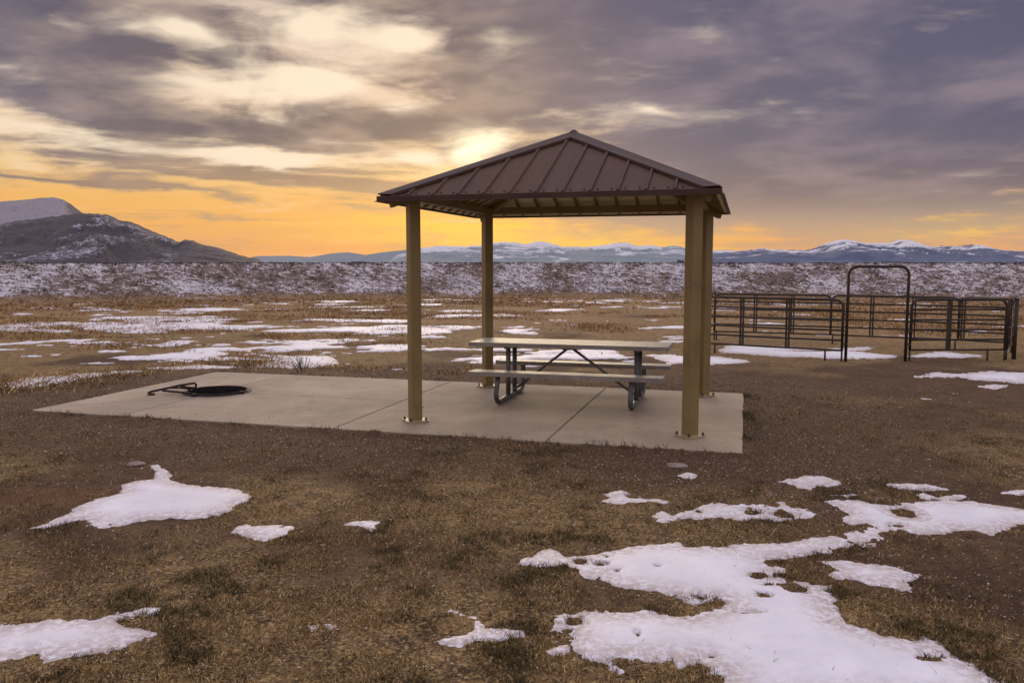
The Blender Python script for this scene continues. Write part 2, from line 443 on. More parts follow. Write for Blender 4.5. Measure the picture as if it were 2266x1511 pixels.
bump(k, bs, k.m('ADD', k.noise(p, 9, 6, .6), k.m('MULTIPLY', k.noise(p, 60, 4), .3)), .22, .02)

# vertex coloured stuff
def attr_mat(name, rough=.9, var=.35, scale=40, trans=0.0):
    m, k, bs = new_mat(name)
    a = k.n('ShaderNodeAttribute', attribute_name='Col').outputs['Color']
    k.put(bs.inputs['Base Color'], a)
    bs.inputs['Roughness'].default_value = rough
    bs.inputs['Specular IOR Level'].default_value = .25
    return m
M_grass = attr_mat('dry_grass_blades')
M_peb = attr_mat('mixed_gravel', .85)
M_sage = attr_mat('sagebrush_foliage')

# ground
M_ground, k, bs = new_mat('dirt_gravel_and_dry_turf')
p = pos(k)
za = k.n('ShaderNodeAttribute', attribute_name='Zone').outputs
zc = k.sep(za['Color']); zR, zG, zB = zc[0], zc[1], zc[2]; zA = za['Alpha']
b1 = k.noise(p, .8, 7, .62, .4); b2 = k.noise(p, 6, 6, .65, .3); b3 = k.noise(p, 40, 5, .7)
dirt = k.mix(k.step(b1, .32, .68), (.085,.046,.022), (.165,.093,.046))
dirt = k.mix(k.m('MULTIPLY', k.step(b2, .42, .66), .65), dirt, (.050,.030,.019))
gravel = k.mix(k.step(b3, .35, .65), (.062,.034,.017), (.185,.112,.060))
col = k.mix(zG, dirt, gravel)
turf = k.mix(k.step(b2, .35, .62), (.074,.046,.017), (.25,.155,.060))
turf = k.mix(k.m('MULTIPLY', k.step(b3, .48, .62), .85), turf, (.54,.37,.17))
col = k.mix(zR, col, turf)
col = k.mix(zA, col, (.20,.088,.024))
pxyz = k.sep(p); rad = k.m('SQRT', k.m('ADD', k.m('MULTIPLY', pxyz[0], pxyz[0]), k.m('MULTIPLY', pxyz[1], pxyz[1])))
gold = k.mix(k.step(b2, .3, .7), (.20,.115,.045), (.42,.26,.12))
gm = k.m('MULTIPLY', k.step(rad, 17.0, 34.0), k.step(k.noise(k.vm('MULTIPLY', p, (.35, .6, 1)), .8, 6, .65, .5), .40, .56))
col = k.mix(gm, col, gold)
vp = k.n('ShaderNodeTexVoronoi'); k.put(vp.inputs['Vector'], p); vp.inputs['Scale'].default_value = 55
vcol = k.sep(vp.outputs['Color'])
chip = k.m('MULTIPLY', k.step(vp.outputs['Distance'], .38, .25), k.step(vcol[0], .70, .78))
chipc = k.mix(vcol[1], (.17,.115,.08), (.40,.32,.25))
col = k.mix(k.m('MULTIPLY', chip, .85), col, chipc)
dark = k.m('MULTIPLY', k.step(k.noise(p, 14, 6, .72), .53, .66), .72)
col = k.mix(dark, col, (.045,.031,.022))
pz = pxyz[2]
diag = k.xyz(k.m('MULTIPLY_ADD', pz, -.75, k.m('MULTIPLY', pxyz[0], .30)), k.m('MULTIPLY', pxyz[1], .25), k.m('MULTIPLY_ADD', pz, 1.5, k.m('MULTIPLY', pxyz[0], .45)))
sn = k.noise(diag, .75, 6, .70, .7); sn2 = k.noise(p, 1.5, 5, .80); sn3 = k.noise(p, .05, 5, .6)
low = k.step(pz, -8.0, -12.3)
snv = k.m('ADD', k.m('ADD', k.m('MULTIPLY', sn, .50), k.m('MULTIPLY', sn2, .46)), k.m('MULTIPLY_ADD', sn3, .30, -.15))
snowm = k.m('MULTIPLY', k.step(k.m('SUBTRACT', snv, k.m('MULTIPLY', low, .10)), .460, .522), zB)
rub = k.mix(k.step(k.noise(p, .35, 6, .7), .35, .65), (.085,.062,.050), (.24,.175,.135))
rub = k.mix(low, rub, (.30,.19,.09))
col = k.mix(zB, col, rub)
col = k.mix(snowm, col, (.66,.63,.65))
k.put(bs.inputs['Base Color'], col); bs.inputs['Roughness'].default_value = .93
bs.inputs['Specular IOR Level'].default_value = .2
hb = k.m('ADD', k.m('MULTIPLY', b2, .8), k.m('ADD', k.m('MULTIPLY', b3, .5), k.m('MULTIPLY', chip, .35)))
bump(k, bs, hb, 1.0, .045)

# ------------------------------------------------------------------ ground: one sheet to the horizon
def ground_sheet():
    az_d = np.radians(np.linspace(-38, 38, 540))
    az_s = np.radians(np.linspace(38, 322, 60))[1:-1]
    azs = np.concatenate([az_d, az_s])
    rr = [0.6]
    while rr[-1] < 62: rr.append(rr[-1] * (1.0088 if rr[-1] > 3.0 else 1.03))
    while rr[-1] < 322: rr.append(rr[-1] * 1.022)
    while rr[-1] < 358: rr.append(rr[-1] + .55)
    while rr[-1] < 470: rr.append(rr[-1] * 1.03)
    while rr[-1] < 11700: rr.append(rr[-1] * 1.12)
    rr = np.array(rr)
    A, Rr = np.meshgrid(azs, rr)
    x = (Rr * np.sin(A)).ravel(); y = (Rr * np.cos(A)).ravel()
    z = ground_z(x, y)
    nr, nc = len(rr), len(azs)
    i = np.arange(nr - 1)[:, None]; j = np.arange(nc)[None, :]; j2 = (j + 1) % nc
    quads = np.stack([i * nc + j, i * nc + j2, (i + 1) * nc + j2, (i + 1) * nc + j], -1).reshape(-1, 4)
    d = np.hypot(x, y)
    # zones: R dry turf, G gravel by the slab, B snow cover, A rust tinted turf
    u, w = to_uw(x, y)
    e = np.maximum(np.maximum(-u, u - SLAB_L), np.maximum(-w, w - SLAB_D))
    n = fbm(x / 1.3, y / 1.3, 4, 41)
    gr = (1 - ss(e + (n - .5) * 1.6, .6, 2.4)) * .9
    right = ss(x - .15 * y, 1.0, 4.0) * (1 - ss(d, 14, 20)) * ss(y, 6, 8.5)
    gr = np.clip(gr + right * .35, 0, 1)
    turf = ss(fbm(x / 1.7, y / 1.7, 4, 51) + .20 * (1 - ss(y, 4.5, 8.5)) + .30 * ss(d, 14, 24), .49, .69)
    turf = np.clip(turf * (1 - .85 * gr), 0, 1)
    sc = ss(d, 60, 200)
    px = at(210, 1058)[:2]; rust = np.exp(-(((x - px[0]) / .55) ** 2 + ((y - px[1]) / .75) ** 2)) * .8
    px = at(690, 1160)[:2]; rust = rust + np.exp(-(((x - px[0]) / .45) ** 2 + ((y - px[1]) / .5) ** 2)) * .5
    rust = rust * ss(n, .35, .6)
    col = np.stack([turf, gr, sc, np.clip(rust, 0, 1)], -1)
    # middle disc
    v = np.stack([x, y, z], -1)
    v = np.concatenate([v, [[0, 0, -.03]]]); col = np.concatenate([col, [[.5, 0, 0, 0]]])
    ci = len(v) - 1
    tris = np.stack([np.full(nc, ci), (np.arange(nc) + 1) % nc, np.arange(nc)], -1)
    return mesh_np('ground', v, quads[:, ::-1], tris[:, ::-1], M_ground, None, True, col, 'Zone')
ground = tag(ground_sheet(), 'brown dirt and dry turf ground running out to the plain', None, None, 'structure')

# ------------------------------------------------------------------ snow patches
def poly_sdf(P, poly):
    """signed distance, positive inside"""
    poly = np.asarray(poly, float); n = len(poly)
    best = np.full(len(P), 1e9); inside = np.zeros(len(P), bool)
    for i in range(n):
        a = poly[i]; b = poly[(i + 1) % n]; ab = b - a
        t = np.clip(((P - a) @ ab) / max(ab @ ab, 1e-12), 0, 1)
        dd = P - (a + t[:, None] * ab)
        best = np.minimum(best, (dd ** 2).sum(1))
        cond = (a[1] > P[:, 1]) != (b[1] > P[:, 1])
        xs = a[0] + (P[:, 1] - a[1]) / (b[1] - a[1] + 1e-15) * ab[0]
        inside ^= cond & (P[:, 0] < xs)
    s = np.sqrt(best)
    return np.where(inside, s, -s)
ALL_SNOW = []     # (bbox, polys, holes, jitter)
def snow_field(P, polys, holes, jit):
    f = np.full(len(P), -1e9)
    for q in polys: f = np.maximum(f, poly_sdf(P, q))
    f = f + snow_jit(P[:, 0], P[:, 1], jit)
    for (c, a, b) in holes:
        r = np.hypot((P[:, 0] - c[0]) / a, (P[:, 1] - c[1]) / b)
        m = r < 2.0
        if m.any():
            rm = r[m] * (.78 + .5 * fbm(P[m][:, 0] / .05, P[m][:, 1] / .05, 2, 77))
            f[m] = np.minimum(f[m], (rm - 1) * max(min(a, b), .03))
    return f
def snow_jit(x, y, jit):
    return ((fbm(x / .32, y / .32, 3, 61) - .5) * 1.0 + (fbm(x / .09, y / .09, 3, 71) - .5) * .8 + (fbm(x / .030, y / .030, 2, 75) - .5) * .9) * jit
def gpoly(pts, off, sc):
    return [tuple(at(off[0] + x / sc, off[1] + y / sc, -.03)[:2]) for x, y in pts]
def ghole(x, y, rx, ry, off, sc):
    c = at(off[0] + x / sc, off[1] + y / sc, -.03)[:2]
    a = at(off[0] + (x + rx) / sc, off[1] + y / sc, -.03)[:2]; b = at(off[0] + x / sc, off[1] + (y - ry) / sc, -.03)[:2]
    return (c, abs(a[0] - c[0]), max(abs(b[1] - c[1]), .01))
def snow_patch(name, polys, holes, label=None, kind=None, thick=.015, jit=None):
    allp = np.concatenate([np.asarray(q) for q in polys])
    d0 = np.hypot(*allp.mean(0))
    cell = max(.013, d0 * .0022)
    celly = cell * (1 if d0 < 8 else 1.8)
    jit = jit if jit is not None else (.10 if d0 < 9 else .22)
    lo = allp.min(0) - .3; hi = allp.max(0) + .3
    nx = int((hi[0] - lo[0]) / cell) + 2; ny = int((hi[1] - lo[1]) / celly) + 2
    X, Y = np.meshgrid(np.linspace(lo[0], hi[0], nx), np.linspace(lo[1], hi[1], ny))
    P = np.stack([X.ravel(), Y.ravel()], -1)
    f = snow_field(P, polys, holes, jit)
    ALL_SNOW.append((lo, hi, polys, holes, jit))
    edge = .24 if d0 < 9 else .4
    h = np.where(f > 0, thick * np.clip(f / edge, 0, 1) ** .8, f * .9)
    h = h + np.where(f > 0, 1, 0) * (fbm(P[:, 0] / .5, P[:, 1] / .5, 3, 81) - .5) * .006 * np.clip(f / edge, 0, 1)
    h = np.maximum(h, -.05)
    z = ground_base(P[:, 0], P[:, 1]) + h + .004
    keep = (f > -.05 - .5 * celly).reshape(ny, nx)
    kc = keep[:-1, :-1] | keep[1:, :-1] | keep[:-1, 1:] | keep[1:, 1:]
    idx = np.arange(nx * ny).reshape(ny, nx)
    q = np.stack([idx[:-1, :-1], idx[:-1, 1:], idx[1:, 1:], idx[1:, :-1]], -1)[kc]
    used = np.unique(q); rem = np.full(nx * ny, -1); rem[used] = np.arange(len(used))
    col = np.clip(f / (edge * 2.0), 0, 1)
    o = mesh_np(name, np.stack([P[:, 0], P[:, 1], z], -1)[used], rem[q], None, M_snow, None, True, np.repeat(col[used][:, None], 3, 1))
    if label: tag(o, label, 'snow patch', 'snow patches')
    if kind: o['kind'] = kind
    return o
LA = ((0, 960), 2.0); RB_ = ((1133, 960), 2.0); MC = ((0, 640), 2.982); M6 = ((700, 640), 2.635); M7 = ((1440, 740), 2.743)
S = 'snow_patch'
snow_patch(S, [gpoly([(128,418),(210,395),(250,372),(330,345),(315,335),(400,295),(450,283),(530,262),(540,225),(600,208),(680,203),(690,165),(668,140),(700,137),(725,150),(750,187),(730,205),(800,218),(900,232),(1050,247),(1145,265),(1100,295),(1050,315),(1030,335),(960,355),(850,375),(760,372),(700,380),(620,380),(560,398),(480,415),(420,432),(375,425),(385,380),(340,385),(290,398),(190,420)], *LA)], [],
           'large snow patch with a thin spike on top, left foreground', jit=.05)
snow_patch(S, [gpoly([(1030,430),(1060,410),(1085,402),(1095,415),(1160,410),(1220,405),(1290,408),(1313,425),(1290,450),(1230,468),(1180,478),(1130,465),(1085,445)], *LA)], [],
           'small fish-shaped snow patch just right of the spiked snow patch', jit=.04)
snow_patch(S, [gpoly([(1530,400),(1570,387),(1640,385),(1688,390),(1665,412),(1640,432),(1600,415)], *LA)], [],
           'lone small wedge of snow in the middle foreground below the slab', jit=.04)
snow_patch(S, [gpoly([(-160,840),(0,842),(60,850),(150,838),(240,825),(330,822),(430,815),(450,800),(540,785),(620,770),(700,765),(715,775),(690,795),(640,800),(600,820),(540,835),(545,850),(620,865),(690,878),(755,880),(740,900),(640,905),(580,925),(520,950),(440,968),(330,980),(220,1000),(150,985),(60,995),(0,1012),(-160,1030)], *LA)], [],
           'long snow patch running off the left edge in the bottom left corner', jit=.06)
snow_patch(S, [gpoly([(1940,785),(2000,778),(2050,795),(2110,810),(2135,840),(2150,860),(2266,868),(2320,870),(2310,885),(2220,905),(2150,912),(2090,915),(2010,935),(1950,925),(1930,912),(2000,895),(2060,888),(2100,865),(2080,835),(2040,825),(2020,800)], *LA)],
           [ghole(2058,798,6,4,*LA), ghole(2183,880,6,4,*LA)], 'small forked snow patch left of the biggest snow field', jit=.035)
snow_patch(S, [gpoly([(1372,850),(1410,843),(1405,862),(1380,876)], *LA), gpoly([(1435,842),(1465,840),(1490,855),(1465,864)], *LA)], [],
           'tiny broken pair of snow scraps in the bottom middle foreground', jit=.02)
snow_patch(S, [gpoly([(735,185),(775,173),(815,178),(800,192),(760,195)], *RB_)], [],
           'tiny oval snow scrap just below the right end of the slab', jit=.03)
snow_patch(S, [gpoly([(1185,212),(1260,195),(1290,183),(1380,187),(1420,200),(1465,222),(1420,228),(1340,230),(1310,245),(1270,238),(1260,225)], *RB_)], [],
           'small ragged snow patch alone right of the slab corner', jit=.06)
snow_patch(S, [gpoly([(395,300),(430,285),(410,270),(440,260),(495,253),(510,262),(490,275),(540,285),(600,290),(650,290),(690,300),(650,315),(590,318),(540,310),(460,312)], *RB_)], [],
           'small two-lobed snow patch below the front right post', jit=.06)
snow_patch(S, [gpoly([(620,350),(660,343),(720,360),(735,345),(800,335),(850,318),(900,310),(1000,305),(1090,310),(1180,300),(1215,300),(1240,330),(1310,335),(1360,360),(1345,375),(1280,378),(1240,375),(1170,388),(1130,380),(1080,385),(1020,385),(960,375),(880,375),(800,375),(740,370),(700,390),(660,395),(630,375)], *RB_)],
           [ghole(1065,348,32,10,*RB_), ghole(825,343,15,7,*RB_), ghole(1160,316,18,7,*RB_), ghole(1205,358,46,14,*RB_)],
           'long narrow snow patch with brown holes above the biggest snow field', jit=.07)
PA = [(1400,300),(1450,292),(1540,295),(1620,315),(1690,320),(1720,305),(1800,298),(2010,295),(2100,310),(2266,335),(2380,350),(2380,415),(2266,405),(2180,425),(2110,440),(2040,430),(1980,420),(1900,440),(1800,445),(1740,430),(1690,440),(1610,455),(1560,470),(1480,480),(1400,500),(1380,460),(1480,445),(1540,430),(1545,405),(1470,395),(1430,375),(1480,355),(1440,325)]
PB = [(1420,455),(1380,455),(1300,475),(1220,490),(1120,490),(1060,485),(960,490),(965,505),(860,503),(760,500),(740,480),(640,490),(520,500),(420,520),(360,540),(280,545),(230,545),(200,520),(170,507),(140,515),(120,540),(40,560),(60,575),(140,595),(230,585),(270,610),(290,640),(350,640),(390,625),(420,660),(500,680),(600,695),(720,710),(780,745),(820,760),(850,735),(910,735),(945,755),(920,770),(850,790),(760,805),(700,800),(600,780),(540,790),(480,800),(420,795),(330,785),(250,795),(180,800),(190,840),(170,870),(250,880),(265,930),(280,960),(330,985),(370,1000),(430,1020),(480,1048),(450,1000),(440,990),(540,995),(620,1005),(680,1005),(740,1030),(790,1020),(840,1010),(860,1050),(930,1070),(940,1102),(960,1200),(2260,1200),(2150,1102),(2100,1060),(2040,1020),(1950,985),(1900,930),(1830,905),(1790,925),(1700,905),(1600,880),(1500,850),(1460,830),(1440,790),(1420,740),(1445,730),(1400,700),(1420,670),(1350,665),(1260,650),(1160,640),(1150,625),(1200,620),(1225,600),(1160,580),(1130,555),(1200,555),(1290,545),(1320,530),(1410,535),(1430,500),(1460,480)]
PH = [gpoly([(1680,325),(1750,340),(1800,365),(1760,380),(1700,370)], *RB_)]
PN = [(1150,495),(1300,468),(1400,450),(1500,436),(1620,430),(1640,462),(1540,482),(1440,512),(1330,538),(1180,552)]
snow_patch(S, [gpoly(PA, *RB_), gpoly(PB, *RB_), gpoly(PN, *RB_)],
           [ghole(1735,352,52,22,*RB_), ghole(1710,408,28,6,*RB_), ghole(390,578,22,7,*RB_), ghole(840,725,26,8,*RB_), ghole(1090,632,28,8,*RB_), ghole(1115,720,24,7,*RB_), ghole(1275,690,38,12,*RB_),
            ghole(300,565,32,13,*RB_), ghole(1045,792,46,6,*RB_), ghole(1845,1000,32,8,*RB_), ghole(275,830,36,20,*RB_), ghole(245,868,30,15,*RB_), ghole(1400,835,11,5,*RB_), ghole(645,590,10,4,*RB_), ghole(465,610,8,4,*RB_),
            ghole(555,890,7,9,*RB_), ghole(885,990,12,4,*RB_), ghole(1160,562,26,9,*RB_), ghole(1135,670,8,4,*RB_), ghole(1910,992,9,4,*RB_), ghole(420,543,9,5,*RB_)],
           'biggest snow field filling the bottom right foreground, pitted with brown holes', jit=.06)
snow_patch(S, [gpoly([(1345,565),(1420,563),(1490,558),(1530,570),(1620,580),(1690,590),(1740,605),(1810,620),(1790,640),(1740,655),(1770,680),(1750,692),(1690,680),(1600,670),(1560,655),(1470,640),(1370,630),(1440,605),(1400,580)], *RB_)], [],
           'clean arrow-shaped snow patch right of the biggest snow field', jit=.05)
snow_patch(S, [gpoly([(155,962),(240,930),(255,940),(240,960),(190,974)], *RB_)], [], 'small snow chip beside the lower left lobe of the biggest snow field', jit=.03)
snow_patch(S, [gpoly([(1665,225),(1750,220),(1830,223),(1920,243),(1860,246),(1780,245),(1720,236)], *RB_)], [], 'thin snow streak farthest back above the right-hand snow field', jit=.06)
snow_patch(S, [gpoly([(1785,270),(1820,262),(1890,285),(1960,270),(2000,275),(1985,290),(1900,293),(1810,292)], *RB_)], [], 'small forked snow streak touching the top of the right-hand snow field', jit=.05)
snow_patch(S, [gpoly([(1405,270),(1500,264),(1535,270),(1480,280)], *RB_)], [], 'short thin snow streak between two larger patches right of the slab', jit=.05)
snow_patch(S, [gpoly([(2150,257),(2230,246),(2330,250),(2330,276),(2220,273)], *RB_)], [], 'snow streak cut off by the right edge of the foreground', jit=.05)
snow_patch(S, [gpoly([(1540,487),(1610,486),(1605,500),(1550,505)], *RB_)], [ghole(1578,494,14,4,*RB_)], 'little snow ring beside the neck of the biggest snow field', jit=.03)
# middle distance
snow_patch(S, [gpoly([(30,640),(75,610),(110,588),(180,585),(320,575),(420,570),(520,555),(640,550),(800,540),(900,535),(950,542),(860,552),(720,560),(640,575),(520,600),(330,630),(150,650),(60,655)], *MC)],
           [ghole(270,620,18,4,*MC), ghole(360,590,14,4,*MC)], 'long snow patch left of the slab, beside its far left corner', jit=.2)
snow_patch(S, [gpoly([(960,520),(1080,515),(1180,510),(1340,500),(1460,506),(1600,512),(1500,524),(1350,526),(1200,532),(1060,533)], *MC)], [], 'thin snow strip just behind the back left corner of the slab', jit=.12)
snow_patch(S, [gpoly([(1660,512),(1780,490),(1850,470),(1780,450),(1580,430),(1650,418),(1760,428),(1900,438),(2100,440),(2230,440),(2200,470),(2220,490),(2120,516),(1900,519)], *MC)], [], 'broad snow patch behind the slab and the bare twiggy shrub', jit=.25)
snow_patch(S, [gpoly([(-30,125),(130,120),(180,132),(400,135),(580,158),(620,170),(500,184),(340,184),(100,180),(50,150)], *M7)], [], 'snow patch passing behind the two right-hand shelter posts', jit=.2)
snow_patch(S, [gpoly([(400,110),(450,75),(520,66),(860,78),(1000,92),(1130,88),(1330,78),(1370,92),(1250,108),(1350,118),(1500,130),(1520,140),(1400,152),(1250,152),(1100,150),(900,142),(600,127)], *M7)], [ghole(1000,103,140,4,*M7)], 'wide snow patch under the front rails of the corral left of its gate', jit=.2)
snow_patch(S, [gpoly([(1545,138),(1680,118),(1800,103),(1880,122),(2030,130),(1900,150),(1700,144)], *M7)], [], 'snow patch under the corral rails right of its gate', jit=.3)
snow_patch(S, [gpoly([(1600,258),(1740,233),(1900,240),(2050,228),(2330,236),(2330,302),(2150,287),(1980,277),(1880,264),(1740,264)], *M7)], [], 'streaky snow patch in front of the corral at the right edge', jit=.35)
snow_patch(S, [gpoly([(1980,318),(2060,303),(2170,310),(2080,332)], *M7)], [], 'small flat snow patch just below the streaky one at the right', jit=.12)
snow_patch(S, [gpoly([(1550,394),(1640,386),(1730,392),(1650,403)], *M7)], [], 'single thin snow sliver on bare dirt right of the slab', jit=.08)

def snow_scatter():
    polys = [gpoly(q, *MC) for q in (
        [(430,490),(520,475),(620,480),(760,475),(900,485),(880,502),(700,497),(560,507),(470,512)],
        [(1000,415),(1150,413),(1300,418),(1400,440),(1600,430),(1640,450),(1450,465),(1250,472),(1080,472),(1110,450),(1020,440)],
        [(1750,405),(1900,388),(2060,383),(2190,393),(2060,415),(1900,421)],
        [(400,235),(600,213),(900,225),(1200,222),(1500,226),(1820,238),(1700,278),(1400,265),(1100,272),(850,287),(600,272),(430,267)],
        [(700,400),(860,385),(1000,355),(1200,330),(1350,333),(1380,365),(1200,392),(1000,397),(960,412),(820,422),(690,422)],
        [(0,440),(120,430),(190,440),(100,452)], [(280,420),(420,405),(520,430),(400,450)], [(40,160),(180,152),(240,165),(100,185)],
        [(560,440),(720,430),(860,442),(740,460)], [(100,580),(180,560),(200,568),(120,588)])]
    polys += [gpoly(q, *M6) for q in (
        [(0,345),(170,338),(300,323),(540,328),(720,336),(960,348),(850,367),(640,362),(520,378),(380,383),(300,387),(180,362)],
        [(745,420),(830,398),(960,403),(1010,430),(830,434)], [(900,387),(960,358),(1110,343),(1125,412),(1030,407)], [(620,482),(700,468),(712,477),(640,490)],
        [(160,437),(280,428),(292,438),(200,447)], [(400,272),(560,258),(640,248),(900,285),(860,302),(700,292),(520,292)],
        [(1030,230),(1200,218),(1330,240),(1300,267),(1100,277),(1000,262)], [(640,215),(960,220),(980,240),(700,235)], [(1160,350),(1400,345),(1600,352),(1380,362)],
        [(1350,205),(1560,190),(1660,205),(1480,222)], [(1280,180),(1500,175),(1560,182),(1400,192)], [(1000,300),(1150,290),(1200,300),(1100,312)],
        [(280,185),(400,178),(430,186),(320,193)], [(1300,402),(1480,398),(1520,408),(1380,416)], [(100,205),(240,200),(240,212),(120,214)],
        [(450,452),(540,448),(545,456),(480,462)])]
    polys += [gpoly(q, *M7) for q in ([(1500,272),(1560,266),(1580,275),(1540,281)], [(1270,42),(1380,38),(1500,60),(1440,70),(1370,56)], [(1380,100),(1480,90),(1510,100),(1420,112)],
        [(2180,205),(2330,198),(2330,220)], [(2210,20),(2330,5),(2330,40)], [(2020,110),(2080,106),(2090,113)])]
    azs = np.radians(np.linspace(-36, 36, 1000)); rr = [13.0]
    while rr[-1] < 54: rr.append(rr[-1] * 1.0055)
    rr = np.array(rr); A, Rr = np.meshgrid(azs, rr)
    x = (Rr * np.sin(A)).ravel(); y = (Rr * np.cos(A)).ravel(); P = np.stack([x, y], -1)
    f = np.full(len(P), -9.0)
    for q in polys:
        q = np.asarray(q); lo = q.min(0) - 1.0; hi = q.max(0) + 1.0
        m = ((P > lo) & (P < hi)).all(1)
        if m.any(): f[m] = np.maximum(f[m], poly_sdf(P[m], q))
    d = Rr.ravel()
    f = np.maximum(f, -9) - .42 + (fbm(x / .7, y / .45, 5, 64, .6) - .5) * 2.2
    nz = fbm(x / 2.2, y / 1.5, 5, 66, .6)
    lft = ss(-x / d, -.2, .25)
    nf = (nz - .65 + .055 * lft - .03 * ss(d, 27, 38) - .10 * (1 - ss(d, 14, 17.5)) ) * 5.0
    # keep the bare yard right of the slab free
    u, w = to_uw(x, y)
    nf = np.where((w < SLAB_D + 1.2), -9, nf)
    nf = nf - 4 * ss(x / d, .2, .3) * (1 - ss(d, 21, 25))
    f = np.maximum(f, nf)
    h = np.where(f > 0, .024 * np.clip(f / .3, 0, 1) ** .8, np.maximum(f * .5, -.08))
    z = ground_base(x, y) + h + .004
    ny, nx = Rr.shape
    keep = (f > -.18).reshape(ny, nx); kc = keep[:-1, :-1] | keep[1:, :-1] | keep[:-1, 1:] | keep[1:, 1:]
    idx = np.arange(nx * ny).reshape(ny, nx)
    q = np.stack([idx[:-1, :-1], idx[:-1, 1:], idx[1:, 1:], idx[1:, :-1]], -1)[kc]
    used = np.unique(q); rem = np.full(nx * ny, -1); rem[used] = np.arange(len(used))
    col = np.clip(f / .5, 0, 1)
    o = mesh_np('thin_snow', np.stack([x, y, z], -1)[used], rem[q], None, M_snow, None, True, np.repeat(col[used][:, None], 3, 1))
    tag(o, 'scattered thin snow lying between the dry grass behind the slab', 'snow', None, 'stuff')
    return polys
SC_POLYS = snow_scatter()

def in_snow(x, y):
    """largest snow field value of the near patches"""
    P = np.stack([x, y], -1); best = np.full(len(P), -9.0)
    for lo, hi, polys, holes, jit in ALL_SNOW:
        m = ((P > lo) & (P < hi)).all(1)
        if m.any(): best[m] = np.maximum(best[m], snow_field(P[m], polys, holes, jit))
    return best

HAZE = 2.8e-5
# ------------------------------------------------------------------ far terrain
def terrain_mat(name, rock1, rock2, snow_lo, snow_hi, s1, s2, speck=None, snowc=(.78,.775,.80)):
    m, k, bs = new_mat(name)
    p = pos(k); nz = k.sep(k.n('ShaderNodeNewGeometry').outputs['Normal'])[2]
    a = k.noise(p, s1, 7, .65, .6); b = k.noise(p, s2, 6, .7, .3)
    rock = k.mix(k.step(b, .35, .65), rock1, rock2)
    h = k.sep(k.n('ShaderNodeAttribute', attribute_name='Col').outputs['Color'])
    v = k.m('ADD', k.m('ADD', k.m('MULTIPLY', a, .8), k.m('MULTIPLY', b, .7)), h[0])
    col = k.mix(k.m('MULTIPLY', k.step(v, snow_lo, snow_hi), .93), rock, snowc)
    if speck:
        sp = k.vor(p, speck); col = k.mix(k.m('MULTIPLY', k.step(sp, .42, .25), k.step(b, .40, .58)), col, rock1)
    k.put(bs.inputs['Base Color'], col); bs.inputs['Roughness'].default_value = .9
    bump(k, bs, k.m('ADD', a, k.m('MULTIPLY', b, .6)), .8, .35 / s1 * .05)
    return m
def ridge(name, prof, dist, front, back, mat, nz, nscale, seed, label, cat, snow_bias, base_z=-4.0, ncol=420, nrow=70, snow_fn=None):
    """terrain whose skyline follows prof (photo points) at the given distance"""
    xs = np.array([p[0] for p in prof], float); ys = np.array([p[1] for p in prof], float)
    px = np.linspace(xs[0], xs[-1], ncol)
    py = np.interp(px, xs, ys)
    jag = (fbm(px / 9.0, px * 0 + seed, 4, seed) - .5) * nz[0]
    py = py + jag
    X = (px - IW / 2) / FPX
    t = np.concatenate([np.linspace(0, 1, nrow), 1 + np.linspace(0, 1, 14)[1:]])
    T, XX = np.meshgrid(t, X, indexing='ij')
    c, s = math.cos(PITCH), math.sin(PITCH)
    Y = (IH / 2 - py) / FPX
    elev = (-s + Y * c) / (c + Y * s)                    # tangent of the skyline elevation over forward distance
    yv = np.where(T <= 1, dist - front * (1 - T), dist + back * (T - 1))
    crest = np.maximum(CAMH + elev * dist, base_z)[None, :]
    hgt = crest - base_z
    shape = np.where(T <= 1, np.clip(T, 0, 1) ** 1.15, 1 - (T - 1) ** 1.5)
    xw = XX * yv / (c + 0) * 1.0
    xw = XX * (dist + (yv - dist) * .9)
    wx = fbm(xw / nscale, yv / nscale, 5, seed + 3)
    rg = 1 - np.abs(2 * fbm(xw / (nscale * .8) + 2.5 * wx, yv / (nscale * 1.6), 5, seed + 9) - 1)
    env = np.where(T <= 1, np.clip(T * 4, 0, 1) * np.clip((1 - T) * 3.2, 0, 1), np.clip((T - 1) * 3, 0, 1))
    z = base_z + hgt * np.clip(shape + (rg - .62) * nz[1] * env, 0, 1.0)
    ny, nx = z.shape
    idx = np.arange(nx * ny).reshape(ny, nx)
    q = np.stack([idx[:-1, :-1], idx[:-1, 1:], idx[1:, 1:], idx[1:, :-1]], -1).reshape(-1, 4)
    sb = snow_bias(T, XX, rg, z) if callable(snow_bias) else np.full_like(z, snow_bias)
    col = np.repeat(sb.ravel()[:, None], 3, 1)
    o = mesh_np(name, np.stack([xw.ravel(), yv.ravel(), z.ravel()], -1), q, None, mat, None, True, col)
    tag(o, label, cat, None, 'structure')
    return o
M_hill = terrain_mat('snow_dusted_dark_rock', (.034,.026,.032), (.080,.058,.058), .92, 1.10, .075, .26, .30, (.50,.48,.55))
M_dome = terrain_mat('shade_darkened_snow_dome', (.09,.075,.075), (.16,.13,.12), .78, 1.02, .02, .10, .2, (.31,.275,.30))  # snow colour darkened to carry the shade of the backlit slope
M_mtn = terrain_mat('haze_blued_forest_and_snow', (.040,.060,.135), (.065,.09,.18), .86, 1.04, .0030, .012)  # blue of the distant air mixed into the slope colours
M_mtn2 = terrain_mat('haze_paled_rock_and_snow', (.17,.22,.245), (.24,.29,.30), .90, 1.14, .0022, .008)  # rock lightened to pale blue, haze painted into its colour
